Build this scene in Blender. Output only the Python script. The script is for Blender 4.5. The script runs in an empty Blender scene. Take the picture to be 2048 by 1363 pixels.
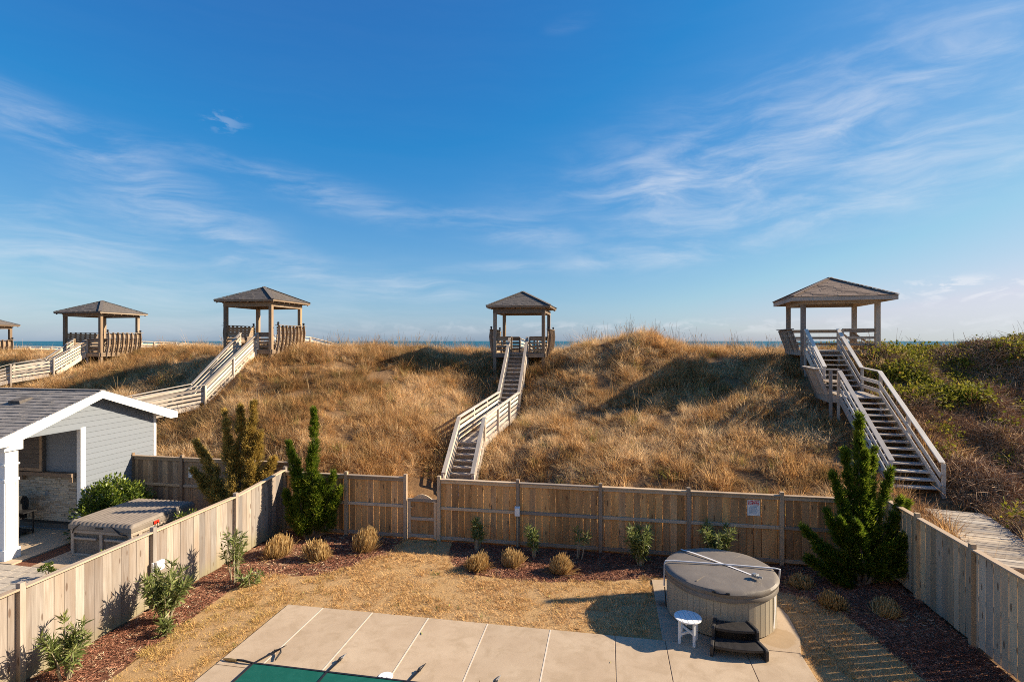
import bpy, math, random
import numpy as np
from mathutils import Vector, Matrix, Euler
random.seed(7); RNG = np.random.default_rng(11)
R = math.radians
C = bpy.context.scene.collection
SC = bpy.context.scene

# ------------------------------------------------------------------ camera, sky, sun, exposure
# World frame = frame of the yard: +y runs from the house to the ocean, +x along the beach.
F, YAW, H = 1065.0, R(10.2), 5.88
cs, sn = math.cos(YAW), math.sin(YAW)
cam = bpy.data.cameras.new('camera'); cam_o = bpy.data.objects.new('camera', cam); C.objects.link(cam_o)
cam_o.location = (0, 0, H); cam_o.rotation_euler = (R(90), 0, YAW)
cam.sensor_width = 36; cam.lens = F / 2048 * 36; cam.clip_end = 60000; cam.clip_start = 0.1
SC.camera = cam_o
SUN = Vector((1.776, 0.55, 1.0)).normalized()
SUN_EL = math.asin(SUN.z); SUN_AZ = math.atan2(SUN.x, SUN.y)
sun = bpy.data.lights.new('sun', 'SUN'); sun.energy = 5.0; sun.angle = R(0.53); sun.color = (1.0, 0.84, 0.62)
sun_o = bpy.data.objects.new('sun', sun); C.objects.link(sun_o)
sun_o.rotation_euler = (-SUN).to_track_quat('-Z', 'Y').to_euler(); sun_o.location = (40, 20, 40)
SC.view_settings.view_transform = 'Standard'; SC.view_settings.look = 'None'
SC.view_settings.gamma = 1; SC.view_settings.use_curve_mapping = False
SC.view_settings.exposure = 1.04
SC.render.engine = 'CYCLES'
SC.cycles.use_denoising = False; SC.cycles.filter_width = 0.95
SC.cycles.max_bounces = 6; SC.cycles.diffuse_bounces = 3; SC.cycles.transmission_bounces = 4


class NT:
    """tiny node-tree helper"""
    def __init__(s, tree): s.t = tree; s.l = tree.links
    def n(s, typ, ins=None, **kw):
        nd = s.t.nodes.new(typ)
        for k, v in kw.items(): setattr(nd, k, v)
        for k, v in (ins or {}).items():
            sock = nd.inputs[k]
            if isinstance(v, bpy.types.NodeSocket): s.l.new(v, sock)
            else: sock.default_value = v
        return nd
    def math(s, op, a, b=0.0, c=0.0):
        return s.n('ShaderNodeMath', {0: a, 1: b, 2: c}, operation=op).outputs[0]
    def mix(s, f, a, b, bt='MIX'):
        nd = s.n('ShaderNodeMix', data_type='RGBA', blend_type=bt)
        for i, v in ((0, f), (6, a), (7, b)):
            if isinstance(v, bpy.types.NodeSocket): s.l.new(v, nd.inputs[i])
            else: nd.inputs[i].default_value = (*v, 1) if isinstance(v, tuple) and len(v) == 3 else v
        return nd.outputs[2]
    def ramp(s, f, stops):
        nd = s.t.nodes.new('ShaderNodeValToRGB'); s.l.new(f, nd.inputs[0])
        els = nd.color_ramp.elements
        while len(els) < len(stops): els.new(0.5)
        for e, (p, c) in zip(els, stops): e.position = p; e.color = (*c, 1)
        return nd.outputs[0]
    def rng(s, v, a, b, c, d, smooth=False):
        return s.n('ShaderNodeMapRange', {0: v, 1: a, 2: b, 3: c, 4: d}, interpolation_type='SMOOTHSTEP' if smooth else 'LINEAR').outputs[0]


def make_world():
    w = bpy.data.worlds.new('World'); SC.world = w; w.use_nodes = True
    w.node_tree.nodes.clear(); T = NT(w.node_tree)
    sky = T.n('ShaderNodeTexSky'); sky.sky_type = 'NISHITA'; sky.sun_disc = False
    sky.sun_elevation = SUN_EL; sky.sun_rotation = SUN_AZ
    sky.air_density = 1.0; sky.dust_density = 0.6; sky.ozone_density = 2.2; sky.altitude = 5
    # the clear sky as the (polarised, saturated) photograph renders it, the same in every direction
    ch = T.n('ShaderNodeSeparateColor', {0: sky.outputs[0]}).outputs
    g0 = T.math('ADD', ch[1], 0.16)
    grn = T.math('SUBTRACT', g0, T.math('MULTIPLY', T.math('MAXIMUM', T.math('SUBTRACT', ch[1], 5.8), 0.0), 0.62))
    red = T.math('MAXIMUM', T.math('MULTIPLY', T.math('SUBTRACT', ch[0], 1.08), 1.06), 0.28)
    red = T.math('MINIMUM', red, T.math('MULTIPLY', grn, 0.94))
    blu = T.math('MULTIPLY', T.math('SUBTRACT', 1.0, T.math('POWER', 2.71828, T.math('MULTIPLY', ch[2], -1 / 3.5))), 9.0)
    sat = T.n('ShaderNodeCombineColor', {0: red, 1: grn, 2: blu}).outputs[0]
    g = T.n('ShaderNodeTexCoord').outputs['Generated']
    sp = T.n('ShaderNodeSeparateXYZ', {0: g})
    az = T.math('MULTIPLY', T.math('ARCTAN2', sp.outputs[0], sp.outputs[1]), 57.2958)
    az = T.math('ADD', az, 10.2)
    el = T.math('MULTIPLY', T.math('ARCSINE', sp.outputs[2]), 57.2958)
    v = T.n('ShaderNodeCombineXYZ', {0: az, 1: el, 2: 0.0}).outputs[0]
    def A(px, py):
        a = math.atan((px - 1024) / F); return math.degrees(a), math.degrees(math.atan((682 - py) / F * math.cos(a)))
    def cirrus(rot, sx, sy, seed, lo, hi, dist=0.35):
        warp = T.n('ShaderNodeTexNoise', {'Vector': v, 'Scale': 0.09, 'Detail': 2.0})
        wv = T.n('ShaderNodeVectorMath', {0: warp.outputs['Color'], 1: (6.0, 2.5, 0)}, operation='MULTIPLY').outputs[0]
        vv = T.n('ShaderNodeVectorMath', {0: v, 1: wv}, operation='ADD').outputs[0]
        m = T.n('ShaderNodeMapping', {0: vv, 'Location': (seed, seed * 1.7, seed), 'Rotation': (0, 0, R(rot)), 'Scale': (sx, sy, 1)}).outputs[0]
        n = T.n('ShaderNodeTexNoise', {'Vector': m, 'Scale': 1.0, 'Detail': 9.0, 'Roughness': 0.62, 'Distortion': dist})
        return T.rng(n.outputs['Fac'], lo, hi, 0, 1, True)
    left = cirrus(20, 0.09, 0.45, 3.0, 0.38, 0.80)
    right = cirrus(-14, 0.10, 0.42, 9.0, 0.32, 0.86)
    flat = cirrus(0, 0.08, 0.6, 21.0, 0.32, 0.78, 0.3)
    puffs = cirrus(0, 0.45, 1.1, 33.0, 0.47, 0.62, 0.3)
    blobs = [  # centre px, half length, half width (px), slope, strength, texture
        (190, 300, 300, 46, -17, 0.75, left), (430, 322, 170, 24, -10, 0.35, left), (90, 470, 260, 80, -8, 0.75, left),
        (450, 480, 280, 52, -20, 0.95, left), (690, 400, 240, 42, -12, 0.62, left), (1010, 455, 190, 40, -10, 0.60, left),
        (450, 245, 40, 22, 0, 0.30, puffs), (1740, 250, 720, 170, 11, 0.88, right), (1380, 350, 260, 75, 10, 0.60, right),
        (1600, 425, 440, 70, 9, 0.50, right), (1900, 370, 260, 30, 8, 0.30, right), (1330, 512, 240, 30, 4, 0.6, right), (1080, 532, 260, 16, 2, 0.45, flat),
        (840, 575, 170, 30, -3, 0.62, flat), (1140, 48, 60, 16, 8, 0.22, right), (200, 590, 800, 110, 0, 0.42, flat), (1960, 578, 150, 26, 3, 1.0, puffs),
        (1890, 567, 70, 12, 0, 0.9, puffs), (1500, 652, 900, 16, 0, 0.55, puffs), (780, 660, 420, 18, 0, 0.35, flat)]
    tot = None
    for px, py, hl, hw, sl, st, tex in blobs:
        a0, e0 = A(px, py); k = math.degrees(1 / F)
        m = T.n('ShaderNodeMapping', {0: v, 'Location': (a0, e0, 0), 'Rotation': (0, 0, R(sl)), 'Scale': (hl * k, hw * k, 1)}, vector_type='TEXTURE').outputs[0]
        ln = T.n('ShaderNodeVectorMath', {0: m}, operation='LENGTH').outputs['Value']
        q = T.math('MULTIPLY', T.rng(ln, 1.25, 0.0, 0, st, True), tex)
        tot = q if tot is None else T.math('ADD', tot, q)
    # thin veil everywhere else, so that the sky goes on in the same way outside the frame
    veil = T.math('MULTIPLY', flat, 0.012)
    cov = T.math('MINIMUM', T.math('ADD', tot, veil), 0.9)
    # cloud white follows the brightness of the sky behind it
    cl = T.mix(0.6, sat, (8.2, 8.4, 8.9))
    col = T.mix(cov, sat, cl)
    bg = T.n('ShaderNodeBackground', {0: col, 1: 0.0505})
    out = T.n('ShaderNodeOutputWorld', {0: bg.outputs[0]})
    w.cycles.sampling_method = 'MANUAL'; w.cycles.sample_map_resolution = 512


make_world()


# ------------------------------------------------------------------ projection helpers (real positions measured off the photograph)
def W3(X, Y, z): return Vector((X * cs - Y * sn, X * sn + Y * cs, z))           # camera-aligned metres -> yard
def PY(px, py, Y): return W3((px - 1024) / F * Y, Y, H - (py - 682) * Y / F)
def GR(px, py, z=0.0):
    Y = F * (H - z) / (py - 682); return W3((px - 1024) / F * Y, Y, z)
def x_on(px, y):
    k = (px - 1024) / F; return y * (k * cs - sn) / (cs + k * sn)
def y_on(px, x):
    k = (px - 1024) / F; return x * (cs + k * sn) / (k * cs - sn)


# ------------------------------------------------------------------ object helpers
def tag(o, label=None, cat=None, group=None, kind=None):
    if label: o['label'] = label
    if cat: o['category'] = cat
    if group: o['group'] = group
    if kind: o['kind'] = kind
    return o
def thing(name, label, cat, loc=(0, 0, 0), group=None):
    o = bpy.data.objects.new(name, None); o.empty_display_size = 0.2; C.objects.link(o); o.location = loc
    return tag(o, label, cat, group)
def wloc(o):
    v = Vector(o.location)
    while o.parent: o = o.parent; v = v + Vector(o.location)
    return v
def link(name, me, mat=None, parent=None, loc=(0, 0, 0), mtx=None):
    """an object whose world placement is loc / mtx, whatever its parent"""
    o = bpy.data.objects.new(name, me); C.objects.link(o)
    if mat is not None and not me.materials: me.materials.append(mat)
    if mtx is None: mtx = Matrix.Translation(Vector(loc))
    if parent is not None:
        o.parent = parent
        inv = parent_matrix(parent).inverted() if parent.rotation_euler[:] != (0, 0, 0) or parent.parent else Matrix.Translation(-Vector(parent.location))
        mtx = inv @ mtx
    o.matrix_basis = mtx
    return o
def parent_matrix(o):
    m = o.matrix_basis.copy()
    while o.parent: o = o.parent; m = o.matrix_basis @ m
    return m
def mesh(name, vs, fs):
    """vs (n,3); fs (m,k) array or list of polygons"""
    me = bpy.data.meshes.new(name)
    if isinstance(fs, np.ndarray):
        vs = np.asarray(vs, dtype=np.float32); m, k = fs.shape
        me.vertices.add(len(vs)); me.vertices.foreach_set('co', vs.ravel())
        me.loops.add(m * k); me.loops.foreach_set('vertex_index', fs.ravel().astype(np.int32))
        me.polygons.add(m); me.polygons.foreach_set('loop_start', np.arange(0, m * k, k, dtype=np.int32))
        me.update(calc_edges=True); me.validate()
    else:
        me.from_pydata([tuple(v) for v in vs], [], fs); me.update()
    return me
def attr(me, name, vals):
    a = me.attributes.new(name, 'FLOAT', 'POINT'); a.data.foreach_set('value', np.asarray(vals, dtype=np.float32))
class MB:
    """collects shapes into ONE mesh"""
    def __init__(s): s.v = []; s.f = []
    def add(s, vs, fs):
        b = len(s.v); s.v += [tuple(v) for v in vs]; s.f += [tuple(i + b for i in f) for f in fs]; return s
    def box(s, x0, x1, y0, y1, z0, z1):
        return s.add([(x0, y0, z0), (x1, y0, z0), (x1, y1, z0), (x0, y1, z0), (x0, y0, z1), (x1, y0, z1), (x1, y1, z1), (x0, y1, z1)],
                     [(0, 3, 2, 1), (4, 5, 6, 7), (0, 1, 5, 4), (1, 2, 6, 5), (2, 3, 7, 6), (3, 0, 4, 7)])
    def tube(s, pts, r, n=8, cap=True):
        pts = [Vector(p) for p in pts]; rs = r if isinstance(r, (list, tuple)) else [r] * len(pts); rings = []
        for i, p in enumerate(pts):
            d = (pts[min(i + 1, len(pts) - 1)] - pts[max(i - 1, 0)]).normalized()
            u = d.orthogonal().normalized() if i == 0 else (u - d * u.dot(d)).normalized()
            w = d.cross(u)
            rings.append([p + (u * math.cos(2 * math.pi * k / n) + w * math.sin(2 * math.pi * k / n)) * rs[i] for k in range(n)])
        vs = [q for ring in rings for q in ring]; fs = []
        for i in range(len(pts) - 1):
            for k in range(n): a = i * n + k; b = i * n + (k + 1) % n; fs.append((a, b, b + n, a + n))
        if cap: fs += [tuple(range(n))[::-1], tuple(range((len(pts) - 1) * n, len(pts) * n))]
        return s.add(vs, fs)
    def lathe(s, prof, n=48, c=(0, 0)):
        vs = []; fs = []
        for r, z in prof: vs += [(c[0] + r * math.cos(2 * math.pi * k / n), c[1] + r * math.sin(2 * math.pi * k / n), z) for k in range(n)]
        for i in range(len(prof) - 1):
            for k in range(n): a = i * n + k; b = i * n + (k + 1) % n; fs.append((a, b, b + n, a + n))
        fs += [tuple(range(n))[::-1], tuple(range((len(prof) - 1) * n, len(prof) * n))]
        return s.add(vs, fs)
    def prism(s, poly, axis, a, b):
        """extrude a 2-D polygon (counter-clockwise) along axis"""
        def P(u, w, t): return {'x': (t, u, w), 'y': (u, t, w), 'z': (u, w, t)}[axis]
        n = len(poly); vs = [P(u, w, a) for u, w in poly] + [P(u, w, b) for u, w in poly]
        fs = [tuple(range(n))[::-1], tuple(range(n, 2 * n))] + [(i, (i + 1) % n, (i + 1) % n + n, i + n) for i in range(n)]
        return s.add(vs, fs)
    def build(s, name, mat, parent=None, loc=(0, 0, 0), smooth=False, bev=0, mtx=None):
        me = mesh(name, s.v, s.f)
        import bmesh
        bm = bmesh.new(); bm.from_mesh(me)
        if bev: bmesh.ops.bevel(bm, geom=[e for e in bm.edges if len(e.link_faces) == 2 and e.calc_face_angle(0) > 0.6], offset=bev, segments=2, affect='EDGES', profile=0.5)
        bmesh.ops.recalc_face_normals(bm, faces=bm.faces); bm.to_mesh(me); bm.free()
        if smooth:
            me.polygons.foreach_set('use_smooth', [True] * len(me.polygons)); me.set_sharp_from_angle(angle=R(40))
        return link(name, me, mat, parent, loc, mtx)
_bc = {}
def beam(name, p0, p1, w, h, mat, parent=None, up=(0, 0, 1), label=None, trim=0.0):
    """a squared timber from p0 to p1; w sideways, h along up; local x runs along the grain"""
    p0, p1 = Vector(p0), Vector(p1); L = (p1 - p0).length - 2 * trim
    x = (p1 - p0).normalized(); up = Vector(up)
    if abs(x.dot(up)) > 0.95: up = Vector((0, 1, 0))
    z = (up - x * up.dot(x)).normalized(); y = z.cross(x)
    k = (round(L, 3), round(w, 4), round(h, 4), mat.name)
    if k not in _bc:
        b = 0.004 if min(w, h) > 0.02 else 0.0015
        # a squared timber with eased long edges
        prof = [(-w / 2 + b, -h / 2), (w / 2 - b, -h / 2), (w / 2, -h / 2 + b), (w / 2, h / 2 - b), (w / 2 - b, h / 2), (-w / 2 + b, h / 2), (-w / 2, h / 2 - b), (-w / 2, -h / 2 + b)]
        m_ = MB().prism(prof, 'x', -L / 2, L / 2); me = mesh(name, m_.v, m_.f); me.materials.append(mat); _bc[k] = me
    m = Matrix((x, y, z)).transposed().to_4x4(); m.translation = (p0 + p1) / 2
    o = link(name, _bc[k], None, parent, mtx=m)
    if label: o['label'] = label
    return o


# ------------------------------------------------------------------ materials
MATS = {}
def new_mat(name):
    m = bpy.data.materials.new(name); m.use_nodes = True; m.node_tree.nodes.clear(); T = NT(m.node_tree); MATS[name] = m
    return m, T
def finish(T, col, rough=0.7, bump=None, bstr=0.3, bdist=0.01, metal=0.0, spec=0.3, transl=None):
    ins = {'Base Color': col if isinstance(col, bpy.types.NodeSocket) else (*col, 1), 'Roughness': rough, 'Metallic': metal, 'Specular IOR Level': spec}
    p = T.n('ShaderNodeBsdfPrincipled', ins)
    if bump is not None:
        b = T.n('ShaderNodeBump', {'Strength': bstr, 'Distance': bdist, 'Height': bump}); T.l.new(b.outputs[0], p.inputs['Normal'])
    sh = p.outputs[0]
    if transl is not None:
        tr = T.n('ShaderNodeBsdfTranslucent', {0: ins['Base Color']}); mx = T.n('ShaderNodeMixShader', {0: transl, 1: sh, 2: tr.outputs[0]}); sh = mx.outputs[0]
    T.n('ShaderNodeOutputMaterial', {0: sh})
def wood(name, a, b, c, grey=0.5, knots=0.6, rough=0.85, foot=None):
    """weathered boards, grain along local x, every board its own tone"""
    m, T = new_mat(name)
    o = T.n('ShaderNodeTexCoord').outputs['Object']; rnd = T.n('ShaderNodeObjectInfo').outputs['Random']
    off = T.math('MULTIPLY', rnd, 83.0); ov = T.n('ShaderNodeCombineXYZ', {0: off, 1: off, 2: off}).outputs[0]
    v = T.n('ShaderNodeVectorMath', {0: o, 1: ov}, operation='ADD').outputs[0]
    g1 = T.n('ShaderNodeTexNoise', {'Vector': T.n('ShaderNodeMapping', {0: v, 'Scale': (1.4, 26, 26)}).outputs[0], 'Scale': 1.0, 'Detail': 5.0, 'Roughness': 0.6, 'Distortion': 0.8}).outputs['Fac']
    g2 = T.n('ShaderNodeTexNoise', {'Vector': T.n('ShaderNodeMapping', {0: v, 'Scale': (0.9, 5, 5)}).outputs[0], 'Scale': 1.0, 'Detail': 3.0}).outputs['Fac']
    col = T.mix(T.rng(g1, 0.3, 0.7, 0, 1), a, b)
    col = T.mix(T.rng(g2, 0.45, 0.75, 0, 0.8), col, c)
    r2 = T.math('FRACT', T.math('MULTIPLY', rnd, 7.31)); lum = T.n('ShaderNodeRGBToBW', {0: col}).outputs[0]
    col = T.mix(T.math('MULTIPLY', T.math('MULTIPLY', r2, r2), grey), col, T.n('ShaderNodeCombineXYZ', {0: T.math('MULTIPLY', lum, 1.02), 1: T.math('MULTIPLY', lum, .98), 2: T.math('MULTIPLY', lum, .92)}).outputs[0])
    tone = T.rng(rnd, 0, 1, 0.62, 1.30)
    col = T.mix(1.0, col, T.n('ShaderNodeCombineXYZ', {0: tone, 1: tone, 2: T.math('POWER', tone, 0.9)}).outputs[0], 'MULTIPLY')
    if knots:
        vo = T.n('ShaderNodeTexVoronoi', {'Vector': T.n('ShaderNodeMapping', {0: v, 'Scale': (1.7, 6.5, 6.5)}).outputs[0], 'Scale': 1.0, 'Randomness': 1.0}).outputs['Distance']
        k = T.rng(vo, 0.10, 0.17, knots, 0, True); col = T.mix(k, col, (0.09, 0.05, 0.03))
    if foot:  # damp, algae-stained lower ends, with a ragged upper edge
        xl = T.math('ADD', T.n('ShaderNodeSeparateXYZ', {0: o}).outputs[0], T.math('MULTIPLY', T.math('ADD', g1, T.math('MULTIPLY', rnd, .5)), -0.55))
        col = T.mix(T.rng(xl, -0.75, -1.25, 0, 0.65, True), col, foot)
    finish(T, col, rough, g1, 0.35, 0.004, spec=0.2)
    return m
def plain(name, col, rough=0.6, noise=0.12, scale=12.0, metal=0.0, spec=0.35, bstr=0.1):
    m, T = new_mat(name)
    v = T.n('ShaderNodeTexCoord').outputs['Object']
    n = T.n('ShaderNodeTexNoise', {'Vector': v, 'Scale': scale, 'Detail': 5.0, 'Roughness': 0.6}).outputs['Fac']
    t = T.rng(n, 0.3, 0.7, 1 - noise, 1 + noise)
    rnd = T.n('ShaderNodeObjectInfo').outputs['Random']; t = T.math('MULTIPLY', t, T.rng(rnd, 0, 1, 1 - noise * 0.6, 1 + noise * 0.6))
    c = T.mix(1.0, col, T.n('ShaderNodeCombineXYZ', {0: t, 1: t, 2: t}).outputs[0], 'MULTIPLY')
    finish(T, c, rough, n, bstr, 0.005, metal, spec)
    return m
def leafy(name, stops, transl=0.35, rough=0.55, spec=0.3, inst=False):
    """leaf / blade material: colour from the per-leaf attribute bc, and per instance tint"""
    m, T = new_mat(name)
    bc = T.n('ShaderNodeAttribute', attribute_name='bc').outputs['Fac']
    if inst:
        ti = T.n('ShaderNodeAttribute', attribute_name='tint', attribute_type='INSTANCER').outputs['Fac']
        c = T.ramp(ti, stops); t = T.rng(bc, 0, 1, 0.45, 1.5)
        c = T.mix(1.0, c, T.n('ShaderNodeCombineXYZ', {0: t, 1: t, 2: t}).outputs[0], 'MULTIPLY')
    else: c = T.ramp(bc, stops)
    finish(T, c, rough, transl=transl, spec=spec)
    return m

W_LEFT = wood('fence wood bleached', (0.25, 0.205, 0.17), (0.37, 0.315, 0.27), (0.25, 0.185, 0.135), knots=0.7, foot=(0.23, 0.20, 0.10))
W_BACK = wood('fence wood brown', (0.52, 0.27, 0.10), (0.62, 0.36, 0.155), (0.33, 0.165, 0.065), grey=0.22, knots=0.75)
W_RAIL = wood('fence rail wood', (0.42, 0.30, 0.195), (0.50, 0.38, 0.265), (0.36, 0.26, 0.17), knots=0.3)
W_RIGHT = wood('fence wood pale', (0.55, 0.41, 0.255), (0.64, 0.50, 0.33), (0.47, 0.335, 0.20), knots=0.8)
W_NEIGH = wood('fence wood old', (0.30, 0.20, 0.125), (0.37, 0.26, 0.17), (0.22, 0.15, 0.095), knots=0.5)
W_DECK = wood('walkway wood', (0.50, 0.42, 0.335), (0.62, 0.54, 0.445), (0.40, 0.32, 0.245), knots=0.25)
W_WALK = wood('sandy boardwalk wood', (0.40, 0.32, 0.235), (0.48, 0.40, 0.30), (0.33, 0.26, 0.18), knots=0.2)
W_RAIL_SHEEN = wood('rail wood painted sheen', (0.62, 0.55, 0.46), (0.72, 0.66, 0.57), (0.52, 0.45, 0.37), knots=0.2)  # walkway wood made paler: glancing sky and sun sheen put into the colour
W_GAZ = wood('gazebo wood', (0.27, 0.185, 0.115), (0.34, 0.245, 0.16), (0.20, 0.135, 0.085), knots=0.3)
W_GAZ_OLD = wood('gazebo wood grey', (0.36, 0.28, 0.21), (0.44, 0.355, 0.275), (0.28, 0.21, 0.155), knots=0.3)
M_SHINGLE = plain('grey shingle', (0.12, 0.105, 0.095), 0.9, 0.35, 18)
M_SHINGLE_BR = plain('brown shingle', (0.215, 0.155, 0.12), 0.9, 0.3, 18)
M_SHINGLE_CAB = plain('cabana shingle', (0.20, 0.185, 0.175), 0.9, 0.3, 30)
M_WHITE = plain('white trim', (0.80, 0.79, 0.77), 0.55, 0.03)
M_SIDING = plain('grey siding', (0.175, 0.198, 0.232), 0.65, 0.05, 40)
M_DARKWOOD = plain('dark cabinet wood', (0.10, 0.085, 0.075), 0.7, 0.2, 20)
M_BLACK = plain('black metal', (0.018, 0.018, 0.02), 0.45, 0.2)
M_PLASTIC = plain('black plastic', (0.035, 0.032, 0.031), 0.5, 0.15, 30)
M_STRAP = plain('white strap', (0.62, 0.62, 0.64), 0.45, 0.06)
M_TABLE = plain('white plastic', (0.80, 0.80, 0.80), 0.4, 0.02)
M_GALV = plain('grey steel', (0.40, 0.40, 0.40), 0.4, 0.1, metal=0.7)
M_BRASS = plain('brass', (0.35, 0.24, 0.10), 0.45, 0.1, metal=0.6)
M_RED = plain('red print', (0.55, 0.02, 0.03), 0.6, 0.03)
M_INK = plain('grey print', (0.28, 0.38, 0.47), 0.7, 0.03)
M_REDLAMP = plain('red plastic', (0.5, 0.03, 0.015), 0.3, 0.05)
M_PAPER = plain('white sign board', (0.78, 0.78, 0.76), 0.6, 0.02)
M_BARK = plain('bark', (0.20, 0.15, 0.11), 0.9, 0.3, 25)
M_STEM = plain('pale stem', (0.33, 0.28, 0.19), 0.8, 0.25, 30)

def mat_concrete():
    m, T = new_mat('concrete')
    v = T.n('ShaderNodeNewGeometry').outputs['Position']
    a = T.n('ShaderNodeTexNoise', {'Vector': v, 'Scale': 0.9, 'Detail': 6.0, 'Roughness': 0.65}).outputs['Fac']
    b = T.n('ShaderNodeTexNoise', {'Vector': v, 'Scale': 60.0, 'Detail': 3.0}).outputs['Fac']
    s = T.n('ShaderNodeTexNoise', {'Vector': v, 'Scale': 2.7, 'Detail': 7.0, 'Roughness': 0.7, 'Distortion': 0.6}).outputs['Fac']
    c = T.mix(T.rng(a, 0.3, 0.7, 0, 1), (0.41, 0.31, 0.215), (0.49, 0.385, 0.275))
    c = T.mix(T.rng(s, 0.46, 0.70, 0, 0.85), c, (0.355, 0.265, 0.175))
    t = T.rng(b, 0.3, 0.7, 0.93, 1.07); rnd = T.rng(T.n('ShaderNodeObjectInfo').outputs['Random'], 0, 1, 0.95, 1.05); t = T.math('MULTIPLY', t, rnd)
    c = T.mix(1.0, c, T.n('ShaderNodeCombineXYZ', {0: t, 1: t, 2: t}).outputs[0], 'MULTIPLY')
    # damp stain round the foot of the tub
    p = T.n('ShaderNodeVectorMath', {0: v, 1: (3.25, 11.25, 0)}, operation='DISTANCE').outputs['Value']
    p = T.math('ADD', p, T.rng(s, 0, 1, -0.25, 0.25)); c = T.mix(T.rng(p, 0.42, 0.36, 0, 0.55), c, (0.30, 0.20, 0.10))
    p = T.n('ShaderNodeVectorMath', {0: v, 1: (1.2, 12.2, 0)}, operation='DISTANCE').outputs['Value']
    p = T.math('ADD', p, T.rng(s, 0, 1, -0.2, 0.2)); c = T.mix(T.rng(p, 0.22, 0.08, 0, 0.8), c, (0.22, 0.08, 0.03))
    finish(T, c, 0.85, b, 0.15, 0.004, spec=0.25)
    return m
def mat_ground():
    m, T = new_mat('dune sand and litter')
    v = T.n('ShaderNodeNewGeometry').outputs['Position']
    a = T.n('ShaderNodeTexNoise', {'Vector': v, 'Scale': 0.5, 'Detail': 5.0}).outputs['Fac']
    b = T.n('ShaderNodeTexNoise', {'Vector': v, 'Scale': 9.0, 'Detail': 8.0, 'Roughness': 0.75}).outputs['Fac']
    c = T.mix(T.rng(a, 0.35, 0.65, 0, 1), (0.17, 0.10, 0.05), (0.30, 0.185, 0.095))
    c = T.mix(T.rng(b, 0.4, 0.7, 0, 0.7), c, (0.11, 0.06, 0.03))
    # bare pale sand seaward of the dune
    y = T.n('ShaderNodeSeparateXYZ', {0: v}).outputs[1]
    c = T.mix(T.rng(y, 37, 42, 0, 1), c, (0.50, 0.42, 0.33))
    finish(T, c, 0.95, b, 0.8, 0.06, spec=0.1)
    return m
def mat_mulch():
    m, T = new_mat('red mulch')
    v = T.n('ShaderNodeNewGeometry').outputs['Position']
    b = T.n('ShaderNodeTexNoise', {'Vector': v, 'Scale': 34.0, 'Detail': 8.0, 'Roughness': 0.8, 'Distortion': 1.2}).outputs['Fac']
    a = T.n('ShaderNodeTexNoise', {'Vector': v, 'Scale': 1.6, 'Detail': 4.0}).outputs['Fac']
    c = T.ramp(b, [(0.25, (0.06, 0.025, 0.018)), (0.5, (0.20, 0.085, 0.052)), (0.68, (0.33, 0.165, 0.105)), (0.8, (0.50, 0.34, 0.22))])
    c = T.mix(T.rng(a, 0.45, 0.7, 0, 0.5), c, (0.20, 0.12, 0.075))
    finish(T, c, 0.95, b, 1.0, 0.05, spec=0.1)
    return m
def mat_lawn():
    m, T = new_mat('dormant turf soil')
    v = T.n('ShaderNodeNewGeometry').outputs['Position']
    b = T.n('ShaderNodeTexNoise', {'Vector': v, 'Scale': 26.0, 'Detail': 8.0, 'Roughness': 0.8}).outputs['Fac']
    a = T.n('ShaderNodeTexNoise', {'Vector': v, 'Scale': 0.8, 'Detail': 4.0}).outputs['Fac']
    c = T.mix(T.rng(b, 0.3, 0.7, 0, 1), (0.33, 0.20, 0.09), (0.55, 0.36, 0.17))
    c = T.mix(T.rng(a, 0.4, 0.65, 0, 0.45), c, (0.42, 0.28, 0.16))
    finish(T, c, 0.95, b, 0.9, 0.03, spec=0.1)
    return m
def mat_sea():
    m, T = new_mat('sea water')
    v = T.n('ShaderNodeNewGeometry').outputs['Position']
    a = T.n('ShaderNodeTexNoise', {'Vector': T.n('ShaderNodeMapping', {0: v, 'Scale': (0.02, 0.09, 1)}).outputs[0], 'Scale': 1.0, 'Detail': 8.0, 'Roughness': 0.65}).outputs['Fac']
    n2 = T.n('ShaderNodeTexNoise', {'Vector': T.n('ShaderNodeMapping', {0: v, 'Scale': (0.0012, 0.004, 1)}).outputs[0], 'Scale': 1.0, 'Detail': 5.0}).outputs['Fac']
    c = T.mix(T.rng(n2, 0.35, 0.65, 0, 1), (0.012, 0.095, 0.155), (0.03, 0.14, 0.19))
    finish(T, c, 0.55, a, 0.7, 1.2, spec=0.12)
    return m
def mat_cover():
    m, T = new_mat('green mesh cover')
    v = T.n('ShaderNodeNewGeometry').outputs['Position']
    a = T.n('ShaderNodeTexNoise', {'Vector': v, 'Scale': 3.0, 'Detail': 6.0, 'Roughness': 0.7, 'Distortion': 1.5}).outputs['Fac']
    w = T.n('ShaderNodeTexNoise', {'Vector': v, 'Scale': 140.0, 'Detail': 2.0}).outputs['Fac']
    c = T.mix(T.rng(a, 0.45, 0.8, 0, 0.5), (0.004, 0.088, 0.066), (0.02, 0.15, 0.12))
    finish(T, c, 0.7, w, 0.25, 0.003, spec=0.25)
    return m
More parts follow.
